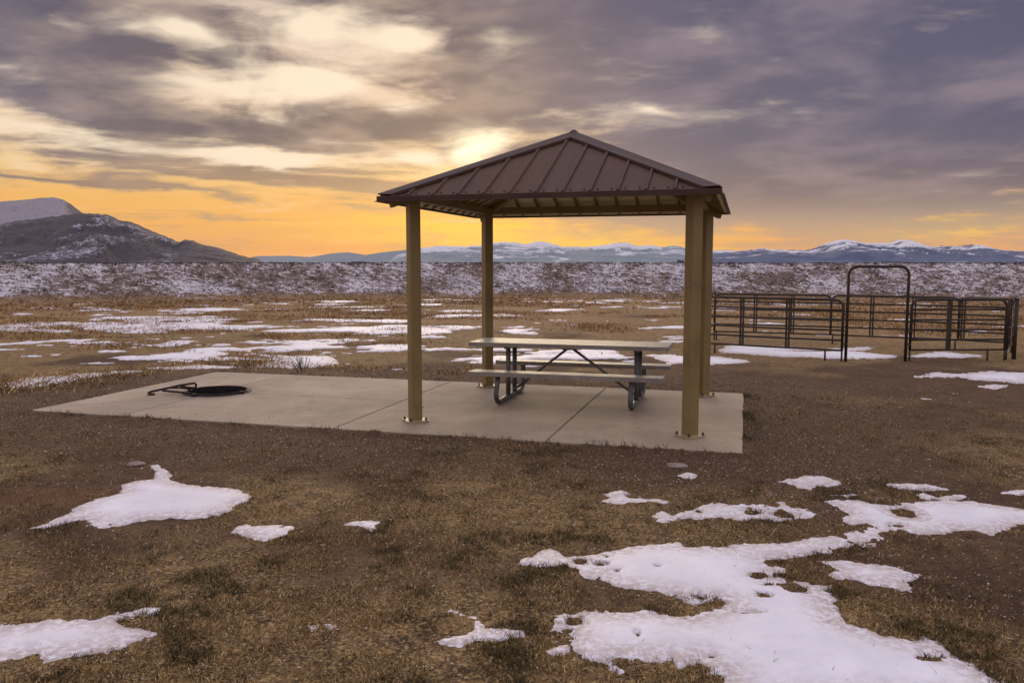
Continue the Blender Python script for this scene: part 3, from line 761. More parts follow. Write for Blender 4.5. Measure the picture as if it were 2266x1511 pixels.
ridge('hill', [(-260,470),(-120,452),(0,447),(60,443),(100,438),(130,437),(150,441),(168,452),(182,464),(196,474),(215,500),(240,560)], 2350, 600, 500, M_dome, (1.5,.10), 260, 3,
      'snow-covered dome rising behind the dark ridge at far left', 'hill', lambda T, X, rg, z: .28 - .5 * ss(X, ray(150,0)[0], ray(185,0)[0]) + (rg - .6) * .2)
ridge('hill', [(-260,530),(-120,512),(0,499),(45,489),(95,484),(150,476),(182,471),(210,473),(245,475),(270,486),(300,493),(330,505),(360,518),(385,529),(402,536),(415,531),(432,532),(450,540),(475,545),(500,552),(520,560),(540,566),(552,570),(566,570),(574,573),(577,582),(580,592)], 1750, 520, 450, M_hill, (4.5,.5), 120, 7,
      'dark rocky hill dusted with snow sloping down at far left', 'hill', lambda T, X, rg, z: -.06 - .32 * ss(T, .86, .98) * ss(X, ray(150,0)[0], ray(230,0)[0]) + (rg - .6) * .75 - .42 * ss(X, ray(395,0)[0], ray(470,0)[0]) - .25 * (1 - ss(T, .0, .10)))
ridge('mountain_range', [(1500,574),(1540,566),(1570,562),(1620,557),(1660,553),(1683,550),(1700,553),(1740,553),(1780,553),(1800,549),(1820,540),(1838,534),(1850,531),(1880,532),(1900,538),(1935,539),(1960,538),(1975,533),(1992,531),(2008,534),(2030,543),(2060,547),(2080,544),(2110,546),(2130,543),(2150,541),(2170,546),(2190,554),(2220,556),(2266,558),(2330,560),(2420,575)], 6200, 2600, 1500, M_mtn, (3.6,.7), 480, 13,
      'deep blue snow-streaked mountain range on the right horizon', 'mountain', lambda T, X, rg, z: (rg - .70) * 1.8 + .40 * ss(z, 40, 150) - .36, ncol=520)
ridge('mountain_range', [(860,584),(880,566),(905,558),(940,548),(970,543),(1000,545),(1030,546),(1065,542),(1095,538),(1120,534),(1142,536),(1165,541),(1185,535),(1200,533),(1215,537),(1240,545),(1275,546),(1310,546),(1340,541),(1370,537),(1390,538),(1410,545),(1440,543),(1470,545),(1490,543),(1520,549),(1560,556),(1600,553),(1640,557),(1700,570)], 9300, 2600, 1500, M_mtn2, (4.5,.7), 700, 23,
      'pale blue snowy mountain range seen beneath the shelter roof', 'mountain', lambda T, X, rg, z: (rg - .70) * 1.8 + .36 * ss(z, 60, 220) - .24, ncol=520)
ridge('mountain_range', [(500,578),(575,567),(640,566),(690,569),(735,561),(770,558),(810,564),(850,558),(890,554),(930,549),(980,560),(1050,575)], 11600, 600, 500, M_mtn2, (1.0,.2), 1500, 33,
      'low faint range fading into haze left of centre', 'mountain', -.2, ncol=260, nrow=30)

# ------------------------------------------------------------------ haze: a box of thin air round everything
mh = bpy.data.materials.new('pale_air'); mh.use_nodes = True
mh.node_tree.nodes.clear(); k = NT(mh.node_tree)
pv = k.n('ShaderNodeVolumePrincipled')
pv.inputs['Color'].default_value = (.72, .80, .92, 1); pv.inputs['Density'].default_value = HAZE
pv.inputs['Anisotropy'].default_value = .1
ho = k.n('ShaderNodeOutputMaterial'); mh.node_tree.links.new(pv.outputs[0], ho.inputs['Volume'])
if HAZE > 0:
    hz = MB().box((0, 0, 215), (27000, 27000, 490)).build('haze', mh)
    tag(hz, 'thin pale haze in front of the far mountains', 'haze', None, 'stuff')

# ------------------------------------------------------------------ parts are modelled in world coordinates
def part(mb, name, mat, parent, label=None):
    o = mb.build(name, mat, parent)
    if parent is not None and parent.parent is None: o.location = -Vector(parent.location)
    if label: o['label'] = label
    return o
def share(src, name, parent, loc):
    """copy sharing mesh data, placed at world loc"""
    o = bpy.data.objects.new(name, src.data); C.objects.link(o); o.parent = parent
    o.location = Vector(loc) - (Vector(parent.location) if parent.parent is None else Vector((0, 0, 0)))
    return o

# ------------------------------------------------------------------ slab
slab = tag(empty('concrete_slab', G(SLAB_L / 2, SLAB_D / 2, -.15)), 'long pale concrete slab under the shelter and fire ring', None, None, 'structure')
def slab_panel(u0, u1, w0, w1, cut=None):
    g = .008
    a0 = u0 + (g if u0 > 0 else 0); a1 = u1 - (g if u1 < SLAB_L else 0); b0 = w0 + (g if w0 > 0 else 0); b1 = w1 - (g if w1 < SLAB_D else 0)
    P = [(a0, b0), (a1, b0), (a1, b1), (a0, b1)]
    if cut is not None:
        r = RING_R + .012; A = []
        out = []
        for i, (pu, pw) in enumerate(P):
            if abs(pu - RING_U) < .02 and abs(pw - RING_W) < .02:
                pr = P[i - 1]; nx = P[(i + 1) % 4]
                def ang(q): return math.atan2(q[1] - RING_W, q[0] - RING_U)
                p0 = (RING_U + (pu - RING_U) , RING_W + math.copysign(math.sqrt(r * r - (pu - RING_U) ** 2), pr[1] - RING_W)) if abs(pr[0] - pu) < 1e-6 else (RING_U + math.copysign(math.sqrt(r * r - (pw - RING_W) ** 2), pr[0] - RING_U), pw)
                p1 = (pu, RING_W + math.copysign(math.sqrt(r * r - (pu - RING_U) ** 2), nx[1] - RING_W)) if abs(nx[0] - pu) < 1e-6 else (RING_U + math.copysign(math.sqrt(r * r - (pw - RING_W) ** 2), nx[0] - RING_U), pw)
                q0, q1 = ang(p0), ang(p1)
                dq = (q1 - q0 + math.pi) % (2 * math.pi) - math.pi
                out += [(RING_U + r * math.cos(q0 + dq * j / 12), RING_W + r * math.sin(q0 + dq * j / 12)) for j in range(13)]
            else: out.append((pu, pw))
        P = out
    n = len(P)
    top = [G(a, b, 0) for a, b in P]
    cu = sum(a for a, b in P) / n; cw = sum(b for a, b in P) / n
    mb = MB()
    vs = [G(a, b, -.15) for a, b in P] + [G(a, b, -.008) for a, b in P]
    ins = []
    for a, b in P:
        if cut is not None: ins.append(G(a, b, 0))
        else: ins.append(G(a + math.copysign(.006, cu - a), b + math.copysign(.006, cw - b), 0))
    vs += ins
    fs = [tuple(range(2 * n, 3 * n))] + [(i, (i + 1) % n, n + (i + 1) % n, n + i) for i in range(n)] + [(n + i, n + (i + 1) % n, 2 * n + (i + 1) % n, 2 * n + i) for i in range(n)] + [tuple(reversed(range(n)))]
    mb.add(vs, fs)
    return part(mb, 'slab_panel', M_conc, slab)
slab_panel(0, 2.09, 0, SLAB_D); slab_panel(2.09, 4.68, 0, SLAB_D)
slab_panel(4.68, RING_U, 0, RING_W, 1); slab_panel(4.68, RING_U, RING_W, SLAB_D, 1)
slab_panel(RING_U, SLAB_L, 0, RING_W, 1); slab_panel(RING_U, SLAB_L, RING_W, SLAB_D, 1)

# ------------------------------------------------------------------ picnic shelter
CU, CW = 2.24, 2.161
HU, HW = 3.327 / 2, 2.986 / 2
EA, EB, EZ, PZ = 1.940, 1.87, 2.716, 3.615
shelter = tag(empty('picnic_shelter', G(CU, CW, 0)), 'open picnic shelter with tan posts and brown pyramid metal roof', 'shelter')
diag = Matrix.Rotation(RZ + math.pi / 4, 3, 'Z')
def rounded_square(h, r, n=4):
    P = []
    for cx, cy, a in ((h - r, h - r, 0), (-h + r, h - r, 90), (-h + r, -h + r, 180), (h - r, -h + r, 270)):
        P += [(cx + r * math.cos(R(a + 90 * i / n)), cy + r * math.sin(R(a + 90 * i / n))) for i in range(n + 1)]
    return P
bolt_src = None
for su in (-1, 1):
    for sw in (-1, 1):
        b = G(CU + su * HU, CW + sw * HW)
        M4 = Matrix.Translation(b) @ diag.to_4x4()
        po = part(MB().prism(rounded_square(.0685, .010, 3), .015, 2.80, M4), 'post', M_post, shelter)
        part(MB().prism(rounded_square(.137, .045), 0.001, .026, M4), 'base_plate', M_plate, po)
        for i, (ax, ay) in enumerate(((1, 1), (-1, 1), (-1, -1), (1, -1))):
            loc = M4 @ Vector((ax * .102, ay * .102, .026))
            if bolt_src is None:
                mb = MB(); hexa = [(.016 * math.cos(R(60 * q)), .016 * math.sin(R(60 * q))) for q in range(6)]
                mb.prism(hexa, 0, .016).prism([(x * .55, y * .55) for x, y in hexa], .016, .034)
                bolt_src = part(mb, 'anchor_bolt', M_screw, po); bolt_src.location = loc
            else: share(bolt_src, 'anchor_bolt', po, loc)
cs = [(-1, -1), (1, -1), (1, 1), (-1, 1)]
for i in range(4):
    a = cs[i]; b = cs[(i + 1) % 4]
    A = G(CU + a[0] * HU, CW + a[1] * HW, 2.748); B = G(CU + b[0] * HU, CW + b[1] * HW, 2.748)
    d = (B - A).normalized()
    part(MB().bar(A + d * .075, B - d * .075, .075, .105, bevel=.006), 'beam', M_beam, shelter)
APEX = G(CU, CW, PZ)
for su, sw in cs:
    E_ = G(CU + su * EA, CW + sw * EB, EZ); d = (APEX - E_); dn = Vector((0, 0, -.105))
    part(MB().bar(E_ + d * .05 + dn, E_ + d * .985 + dn, .07, .125, bevel=.005), 'hip_rafter', M_beam, shelter)
# roof
mbd = MB(); corners = [G(CU + su * EA, CW + sw * EB, EZ) for su, sw in cs]
off = Vector((0, 0, -.022)); off2 = Vector((0, 0, -.030))
for i in range(4):
    a, b = corners[i], corners[(i + 1) % 4]
    mbd.add([a + off, b + off, APEX + off], [(0, 1, 2)]); mbd.add([a + off2, b + off2, APEX + off2], [(2, 1, 0)])
roof = part(mbd, 'roof', M_deck, shelter, 'ivory underside of the brown metal roof')
screw_src = None
for i in range(4):
    a, b = corners[i], corners[(i + 1) % 4]
    if i in (0, 2): pass
    ex = (b - a); L = ex.length; ex.normalize()
    mid = (a + b) / 2; up = (APEX - mid); T = up.length; up.normalize()
    nrm = ex.cross(up).normalized()
    if nrm.z < 0: nrm = -nrm
    half = L / 2
    tm = lambda s: max(0.0, T * (1 - abs(s - half) / half))
    P3 = lambda s, t, h=0.0: a + ex * s + up * t + nrm * h
    pitch = .305; off_s = half + .045 - pitch * 7
    lines = [off_s + pitch * q for q in range(15)]
    lines = [s for s in lines if .06 < s < L - .06]
    bounds = [0.0] + lines + [L]
    for q in range(len(bounds) - 1):
        s0, s1 = bounds[q] + .001, bounds[q + 1] - .001
        poly = [(s0, 0), (s1, 0)]
        if tm(s1) > .004: poly.append((s1, tm(s1)))
        if s0 < half < s1: poly.append((half, T))
        if tm(s0) > .004: poly.append((s0, tm(s0)))
        n = len(poly)
        if n < 3: continue
        mb = MB(); vs = [P3(s, t, -.012) for s, t in poly] + [P3(s, t, 0) for s, t in poly]
        mb.add(vs, [tuple(reversed(range(n))), tuple(range(n, 2 * n))] + [(j, (j + 1) % n, n + (j + 1) % n, n + j) for j in range(n)])
        # a low stiffening pleat down the pan
        sm = (s0 + s1) / 2
        te = tm(sm) - .10
        if te > .15:
            for ds in (-.05, .05):
                mb.add([P3(sm + ds - .012, .0, .0005), P3(sm + ds + .012, .0, .0005), P3(sm + ds, .0, .003), P3(sm + ds - .012, te, .0005), P3(sm + ds + .012, te, .0005), P3(sm + ds, te, .003)],
                       [(0, 2, 5, 3), (2, 1, 4, 5), (0, 1, 2), (3, 5, 4)])
        part(mb, 'roof_panel', M_roof, roof)
        for ss_ in (s0 + .075, s1 - .075):
            if tm(ss_) > .14 and s1 - s0 > .2:
                if screw_src is None:
                    screw_src = part(MB().prism([(.012 * math.cos(R(60 * z)), .012 * math.sin(R(60 * z))) for z in range(6)], -.004, .010), 'roof_screw', M_screw, roof)
                    screw_src.location = P3(ss_, .085, 0)
                else: share(screw_src, 'roof_screw', roof, P3(ss_, .085, 0))
    for s in lines:
        te = tm(s) - .015
        if te < .05: continue
        prof = [(-.022, 0), (-.011, .028), (.011, .028), (.022, 0)]
        vs = [P3(s + x, .0, z) for x, z in prof] + [P3(s + x, te, z) for x, z in prof]
        part(MB().add(vs, [(0, 1, 2, 3), (7, 6, 5, 4), (0, 4, 5, 1), (1, 5, 6, 2), (2, 6, 7, 3), (3, 7, 4, 0)]), 'seam_rib', M_roof, roof)
        prof = [(-.018, -.036), (-.018, -.062), (.018, -.062), (.018, -.036)]
        vs = [P3(s + x, .03, z) for x, z in prof] + [P3(s + x, max(te - .05, .04), z) for x, z in prof]
        part(MB().add(vs, [(0, 1, 2, 3), (7, 6, 5, 4), (0, 4, 5, 1), (1, 5, 6, 2), (2, 6, 7, 3), (3, 7, 4, 0)]), 'ceiling_rib', M_beam, roof)
    # eave trim
    e2 = Vector((nrm.x, nrm.y, 0)).normalized()
    part(MB().bar(a + e2 * .014 + Vector((0, 0, -.020)) - ex * .012, b + e2 * .014 + Vector((0, 0, -.020)) + ex * .012, .018, .062, bevel=.003), 'eave_trim', M_trim, roof)
    part(MB().bar(a + e2 * .028 + Vector((0, 0, -.049)) - ex * .012, b + e2 * .028 + Vector((0, 0, -.049)) + ex * .012, .045, .008), 'drip_edge', M_trim, roof)
for i in range(4):
    cpt = corners[i]; pa = corners[i - 1]; pb = corners[(i + 1) % 4]
    hip = (APEX - cpt)
    def inplane(o):
        ex = (o - cpt).normalized(); h = hip.normalized(); v = (ex - h * ex.dot(h)).normalized()
        n = ex.cross(hip).normalized(); n = n if n.z > 0 else -n
        return v, n
    va, na = inplane(pa); vb, nb = inplane(pb)
    mb = MB(); upv = Vector((0, 0, 1)); rows = []
    for t in (-.004, 1.0):
        o = cpt + hip * t
        ridge_ = o + upv * .062
        if t < .5:      # trimmed along the eaves
            ka = (pa - cpt).normalized(); kb = (pb - cpt).normalized(); fa = .125 / max(ka.dot(va), .2); fb = .125 / max(kb.dot(vb), .2)
            ea = o + ka * fa + na * .040; eb = o + kb * fb + nb * .040; la = o + ka * fa * 1.08 + na * .006; lb = o + kb * fb * 1.08 + nb * .006
            ridge_ = o + upv * .045
        else:
            ea = o + va * .125 + na * .040; eb = o + vb * .125 + nb * .040
            la = o + va * .135 + na * .010; lb = o + vb * .135 + nb * .010
        rows.append([la, ea, ridge_, eb, lb, eb - nb * .008, ridge_ - upv * .010, ea - na * .008])
    n = 8; vs = rows[0] + rows[1]
    mb.add(vs, [tuple(range(n)), tuple(reversed(range(n, 2 * n)))] + [(j, (j + 1) % n, n + (j + 1) % n, n + j) for j in range(n)])
    part(mb, 'hip_cap', M_trim, roof)
mb = MB(); q8 = [(math.cos(R(45 * j)), math.sin(R(45 * j))) for j in range(8)]
mb.add([APEX + Vector((x * .12, y * .12, -.012)) for x, y in q8] + [APEX + Vector((x * .03, y * .03, .072)) for x, y in q8],
       [(j, (j + 1) % 8, 8 + (j + 1) % 8, 8 + j) for j in range(8)] + [tuple(range(8, 16))])
part(mb, 'peak_cap', M_trim, roof)

# ------------------------------------------------------------------ picnic table
TU0, TU1, TW0, TW1, TZ = 1.0, 3.80, 2.45, 3.21, .825
BZ = .465
table = tag(empty('picnic_table', G((TU0 + TU1) / 2, (TW0 + TW1) / 2, 0)), 'aluminium picnic table with two attached benches under the shelter', 'picnic table')
def plank(name, u0, u1, w0, w1, z, th=.058):
    """ribbed hollow plank: box with shallow grooves along its top"""
    wid = w1 - w0; prof = [(0, -th), (0, -.004), (.004, 0)]
    nr = max(3, int(wid / .045))
    for j in range(1, nr):
        x = wid * j / nr
        prof += [(x - .004, 0), (x - .002, -.004), (x + .002, -.004), (x + .004, 0)]
    prof += [(wid - .004, 0), (wid, -.004), (wid, -th)]
    n = len(prof); vs = [G(u0, w0 + x, z + y) for x, y in prof] + [G(u1, w0 + x, z + y) for x, y in prof]
    mb = MB().add(vs, [(j, (j + 1) % n, n + (j + 1) % n, n + j) for j in range(n)])
    mb.add([vs[0], vs[1], vs[2], vs[n - 3], vs[n - 2], vs[n - 1]], [(0, 1, 2, 3, 4, 5)])
    mb.add([vs[n], vs[n + 1], vs[n + 2], vs[2 * n - 3], vs[2 * n - 2], vs[2 * n - 1]], [(5, 4, 3, 2, 1, 0)])
    o = part(mb, name, M_alu, table)
    for uu, sg in ((u0, -1), (u1, 1)):   # end caps
        part(MB().add([G(uu + sg * .001, w0 - .003, z - th - .002), G(uu + sg * .001, w1 + .003, z - th - .002), G(uu + sg * .001, w1 + .003, z + .003), G(uu + sg * .001, w0 - .003, z + .003),
                       G(uu + sg * .010, w0 - .003, z - th - .002), G(uu + sg * .010, w1 + .003, z - th - .002), G(uu + sg * .010, w1 + .003, z + .003), G(uu + sg * .010, w0 - .003, z + .003)],
                      [(0, 1, 2, 3), (4, 5, 6, 7), (0, 1, 5, 4), (1, 2, 6, 5), (2, 3, 7, 6), (3, 0, 4, 7)]), 'end_cap', M_alu, o)
    return o
pw = (TW1 - TW0) / 3
for j in range(3): plank('top_plank', TU0, TU1, TW0 + pw * j + .004, TW0 + pw * (j + 1) - .004, TZ)
plank('bench_plank', 1.02, 3.65, 1.99, 2.25, BZ); plank('bench_plank', 1.04, 3.66, 3.33, 3.59, BZ)
FW0, FW1 = 1.985, 3.50
for fu in (1.43, 3.27):
    # bench frame: one bent tube along the ground rising under both benches
    r = .034; cr = .14; z0 = r + .002
    pts = [G(fu, 2.10, BZ - .05), G(fu, 2.06, .30), G(fu, FW0 + .02, .20)]
    pts = [G(fu, 2.12, BZ - .05), G(fu, 2.09, .33)] + arc(G(fu, FW0 + cr + .035, z0 + cr), math.pi, 1.5 * math.pi, cr, (W2[0], W2[1], 0), (0, 0, 1), 8)
    pts += arc(G(fu, FW1 - cr - .035, z0 + cr), 1.5 * math.pi, 2 * math.pi, cr, (W2[0], W2[1], 0), (0, 0, 1), 8) + [G(fu, FW1 - .03, .33), G(fu, 3.45, BZ - .05)]
    part(MB().tube(pts, r, 12), 'leg_frame', M_leg, table)
    for uw in (2.63, 2.97):
        part(MB().tube([G(fu, uw, .05), G(fu, uw, TZ - .09)], .034, 12), 'upright', M_leg, table)
    part(MB().bar(G(fu, TW0 + .06, TZ - .072), G(fu, TW1 - .06, TZ - .072), .06, .042, bevel=.004), 'top_bracket', M_leg, table)
    part(MB().bar(G(fu, 2.02, BZ - .062), G(fu, 2.22, BZ - .062), .065, .026, bevel=.004), 'bench_bracket', M_leg, table)
    part(MB().bar(G(fu, 3.36, BZ - .062), G(fu, 3.56, BZ - .062), .065, .026, bevel=.004), 'bench_bracket', M_leg, table)
    sg = 1 if fu < 2.4 else -1
    part(MB().tube([G(2.40 - sg * .03, 2.80, TZ - .085), G(fu + sg * .04, 2.80, .11)], .019, 10), 'brace', M_leg, table)
part(MB().bar(G(2.40, TW0 + .08, TZ - .068), G(2.40, TW1 - .08, TZ - .068), .12, .034, bevel=.004), 'top_bracket', M_leg, table)

# ------------------------------------------------------------------ fire ring
RC = G(RING_U, RING_W, 0)
ring = tag(empty('fire_ring', RC), 'round black steel fire ring sunk in the slab', 'fire ring')
def lathe(prof, n=48, closed=True):
    vs = []; m = len(prof)
    for j in range(n):
        a = 2 * math.pi * j / n
        vs += [RC + Vector((r * math.cos(a), r * math.sin(a), z)) for r, z in prof]
    fs = [(j * m + i, ((j + 1) % n) * m + i, ((j + 1) % n) * m + (i + 1) % m, j * m + (i + 1) % m) for j in range(n) for i in range(m if closed else m - 1)]
    return MB().add(vs, fs, False)
part(lathe([(.438, -.30), (.438, .022), (.450, .022), (.450, -.30)]), 'ring_wall', M_black, ring)
part(lathe([(.444 + .008 * math.cos(R(60 * q)),       .023 + .008 * math.sin(R(60 * q))) for q in range(6)]), 'rim', M_black, ring)
part(lathe([(.4505, .004), (.4505, .012), (.50, .012), (.50, .004)]), 'flange', M_black, ring)
mb = MB(); n = 48
vs = [RC + Vector((0, 0, -.20))]
for j, rr_ in enumerate((.15, .30, .437)):
    vs += [RC + Vector((rr_ * math.cos(2 * math.pi * i / n), rr_ * math.sin(2 * math.pi * i / n), -.21 - .02 * random.random())) for i in range(n)]
fs = [(0, 1 + i, 1 + (i + 1) % n) for i in range(n)] + [(1 + j * n + i, 1 + (j + 1) * n + i, 1 + (j + 1) * n + (i + 1) % n, 1 + j * n + (i + 1) % n) for j in range(2) for i in range(n)]
part(mb.add(vs, fs, True), 'ash_bed', M_ash, ring)
for px_, py_ in ((452, 857), (556, 866), (418, 872)):
    c_ = at(px_, py_, .05); dv = (Vector(c_) - RC); dv.z = 0; dv.normalize()
    part(MB().bar(RC + dv * .455 + Vector((0, 0, .022)), RC + dv * .53 + Vector((0, 0, .022)), .05, .04, bevel=.008), 'hinge_lug', M_black, ring)
def P_(px_, py_, z): return Vector(at(px_, py_, z))
grate = tag(empty('grate_handle', P_(380, 862, .05)), 'rusty dark steel grate handle lying out beside the fire ring', 'grate')
part(MB().tube([P_(420, 866, .045), P_(433, 857, .06), P_(434, 850, .12), P_(431, 847.5, .13), P_(400, 852, .115), P_(362, 860.5, .08), P_(336, 866, .05), P_(328, 869, .035), P_(329, 872, .02), P_(342, 872, .02)], .017, 10), 'handle_bar', M_black, grate)
part(MB().tube([P_(422, 870, .05), P_(404, 868, .05), P_(360, 864, .06)], .016, 10), 'lower_bar', M_black, grate)
part(MB().tube([P_(372, 858.5, .09), P_(402, 858, .08), P_(432, 858, .06)], .013, 8), 'stay', M_black, grate)
part(MB().bar(P_(398, 856, .09), P_(430, 860, .05), .02, .05), 'hinge_plate', M_black, grate)

# ------------------------------------------------------------------ corral
PH_, PB0 = 1.235, .22
def gz(p): return float(ground_base(np.array([p[0]]), np.array([p[1]]))[0])
def panel(a, b, label, uprights, feet=(0.0, 1.0), h=PH_, z0=PB0, round_=(True, True), rails=6, name='corral_fence', sag=0.0):
    a = Vector((a[0], a[1], 0)); b = Vector((b[0], b[1], 0)); d = b - a; L = d.length; e = d.normalized()
    za, zb = gz(a), gz(b)
    zg = lambda t: za + (zb - za) * t
    root = tag(empty(name, (a + b) / 2 + Vector((0, 0, zg(.5)))), label, 'corral fence', 'corral fences')
    at_ = lambda t, z: a + d * t + Vector((0, 0, zg(t) + z))
    r = .028; cr = .16; f = cr / L
    up = Vector((0, 0, 1)); pts = []
    pts += [at_(0, z0)]
    if round_[0]: pts += arc(at_(f, h - cr), math.pi, math.pi / 2, cr, e, up, 6)
    else: pts += [at_(0, h - .001), at_(0.0005, h)]
    if round_[1]: pts += arc(at_(1 - f, h - cr), math.pi / 2, 0, cr, e, up, 6)
    else: pts += [at_(.9995, h), at_(1, h - .001)]
    pts += [at_(1, z0)]
    part(MB().tube(pts, r, 8), 'frame', M_corral, root)
    for q in range(rails - 1):
        z = z0 + (h - z0) * q / (rails - 1)
        mid_ = at_(.5, z - sag * (1 if q else .4) + (random.random() - .5) * .012)
        part(MB().tube([at_(0, z), mid_, at_(1, z)], .020, 8), 'rail', M_corral, root)
    for t in uprights:
        for ds in ((-.028, .028)):
            part(MB().bar(at_(t + ds / L, z0 - .01), at_(t + ds / L, h + .02), .035, .035, up=e), 'upright', M_corral, root)
    for t in feet:
        part(MB().tube([at_(t, z0 + .02), at_(t, -.06)], .020, 8), 'foot', M_corral, root)
    return root
gA = at(1862, 797)[:2]; gB = at(1871, 797)[:2]; gC = at(2003, 797)[:2]
cFL = (4.20, 18.2); cBL = (5.20, 21.2)
j1 = (1840 - 1133) / FPX; j2 = (2124 - 1133) / FPX
cB1 = (j1 * 20.2 * 1.0, 20.2); cB2 = (j2 * 18.9, 18.9); cBR = ((2246 - 1133) / FPX * 18.2, 18.2)
cFR = at(2222, 795)[:2]
panel(cFL, gA, 'steel corral front panel left of the gate arch', (.30, .63), (.10, .89, 1.0), round_=(False, True), sag=.01)
panel(at(2012, 796)[:2], cFR, 'steel corral front panel right of the gate arch', (.40,), (.0, .82, 1.0), sag=.0)
panel(cFL, cBL, 'steel corral side panel seen end on at the left', (.5,), (.12, 1.0), round_=(False, False))
panel(cBL, cB1, 'left-hand back panel of the corral', (.36, .68), (.63, .02), h=1.18)
panel(cB1, cB2, 'middle back panel of the corral, seen through the gate arch', (.333, .66), (.02, .98), h=1.18)
panel(cB2, cBR, 'short right-hand back panel of the corral', (.08,), (.98,), h=1.18)
panel(at(2226, 794)[:2], cBR, 'steel corral side panel seen end on at the right', (.45,), (0.0, 1.0), round_=(False, False))
# gate arch
ga = Vector((*gB, 0)); gc = Vector((*gC, 0)); ge = (gc - ga).normalized(); za = gz(ga)
gate = tag(empty('gate_arch', (ga + gc) / 2 + Vector((0, 0, za))), 'tall rounded steel gate arch standing in the corral front', 'gate arch')
Hh = 1.90; cr = .17
pts = [ga + Vector((0, 0, za - .06))] + arc(ga + ge * cr + Vector((0, 0, za + Hh - cr)), math.pi, math.pi / 2, cr, ge, (0, 0, 1), 8) + arc(gc - ge * cr + Vector((0, 0, za + Hh - cr)), math.pi / 2, 0, cr, ge, (0, 0, 1), 8) + [gc + Vector((0, 0, za - .06))]
part(MB().tube(pts, .030, 10), 'arch_tube', M_corral, gate)
for z in (.35, .62, .95):
    part(MB().bar(gc + Vector((.0, -.03, za + z)), gc + ge * .09 + Vector((0, -.03, za + z)), .03, .03), 'hinge', M_corral, gate)
    part(MB().bar(ga + Vector((.0, -.03, za + z)), ga - ge * .08 + Vector((0, -.03, za + z)), .03, .025), 'latch', M_corral, gate)
part(MB().bar(gc + Vector((-.05, -.02, za + .28)), gc + Vector((-.05, -.02, za + .42)), .09, .05), 'latch_box', M_corral, gate)
cp = Vector((*at(2243, 793)[:2], 0)); zc_ = gz(cp)
post_ = tag(empty('corral_corner_post', cp + Vector((0, 0, zc_))), 'thick dark corner post at the right end of the corral', 'post')
part(MB().tube([cp + Vector((0, 0, zc_ - .06)), cp + Vector((0, 0, zc_ + 1.22))], .042, 10), 'shaft', M_corral, post_)
part(MB().tube([cp + Vector((0, 0, zc_ + 1.22)), cp + Vector((0, 0, zc_ + 1.25))], .047, 10), 'cap', M_corral, post_)

# ------------------------------------------------------------------ stones and the bare shrub
def stone(px_, py_, w_, l_, h_, label, rot=0.0):
    c = at(px_, py_, -.03); bm = bmesh.new(); bmesh.ops.create_icosphere(bm, subdivisions=3, radius=1)
    sd = random.random() * 50
    for v in bm.verts:
        n = float(fbm(np.array([v.co.x * 1.3 + sd]), np.array([v.co.y * 1.3 + v.co.z * .9]), 3, 5)[0])
        v.co *= .78 + .5 * n
        v.co = Vector((v.co.x * w_, v.co.y * l_, max(v.co.z, -.4) * h_))
    me = bpy.data.meshes.new('stone'); bm.to_mesh(me); bm.free(); me.materials.append(M_stone)
    for f_ in me.polygons: f_.use_smooth = True
    o = bpy.data.objects.new('stone', me); C.objects.link(o); o.location = (c[0], c[1], float(ground_z(np.array([c[0]]), np.array([c[1]]))[0]) + h_ * .2); o.rotation_euler = (0, 0, rot)
    return tag(o, label, 'stone', 'stones on the ground')
stone(300, 1029, .085, .06, .025, 'pale flat stone above the spiked snow patch', .3)
stone(1497, 1031, .10, .07, .025, 'grey flat stone just below the front right post', -.1)
sh = at(672, 819)[:2]; zs = gz(sh)
shrub = tag(empty('shrub', (sh[0], sh[1], zs)), 'small bare twiggy shrub behind the slab', 'shrub')
rg_ = random.Random(5)
def twig(p, d, L, r, lev, mb):
    pts = [p]; q = p.copy(); dd = d.copy()
    for i in range(4):
        dd = (dd + Vector((rg_.uniform(-.18, .18), rg_.uniform(-.18, .18), rg_.uniform(-.05, .15)))).normalized(); q = q + dd * (L / 4); pts.append(q.copy())
    mb.tube(pts, [r, r * .8, r * .65, r * .5, r * .3], 5, False)
    if lev > 0:
        for t in (1, 2, 3, 4):
            for _ in range(1 if lev > 1 else 2):
                nd = (dd + Vector((rg_.uniform(-.7, .7), rg_.uniform(-.5, .5), rg_.uniform(0, .5)))).normalized()
                twig(pts[t], nd, L * .55, r * .5, lev - 1, mb)
for i in range(7):
    mb = MB(); ang_ = rg_.uniform(0, 6.28)
    twig(Vector((sh[0] + .03 * math.cos(ang_), sh[1] + .03 * math.sin(ang_), zs - .02)), Vector((math.cos(ang_) * .5, math.sin(ang_) * .5, 1.0)).normalized(), rg_.uniform(.16, .30), .006, 2, mb)
    part(mb, 'branch', M_twig, shrub)
mb = MB().tube([Vector((sh[0] - .07, sh[1] - .1, zs)), Vector((sh[0] - .22, sh[1], zs + .19))], [.012, .008], 6); part(mb, 'stem', M_twig, shrub)

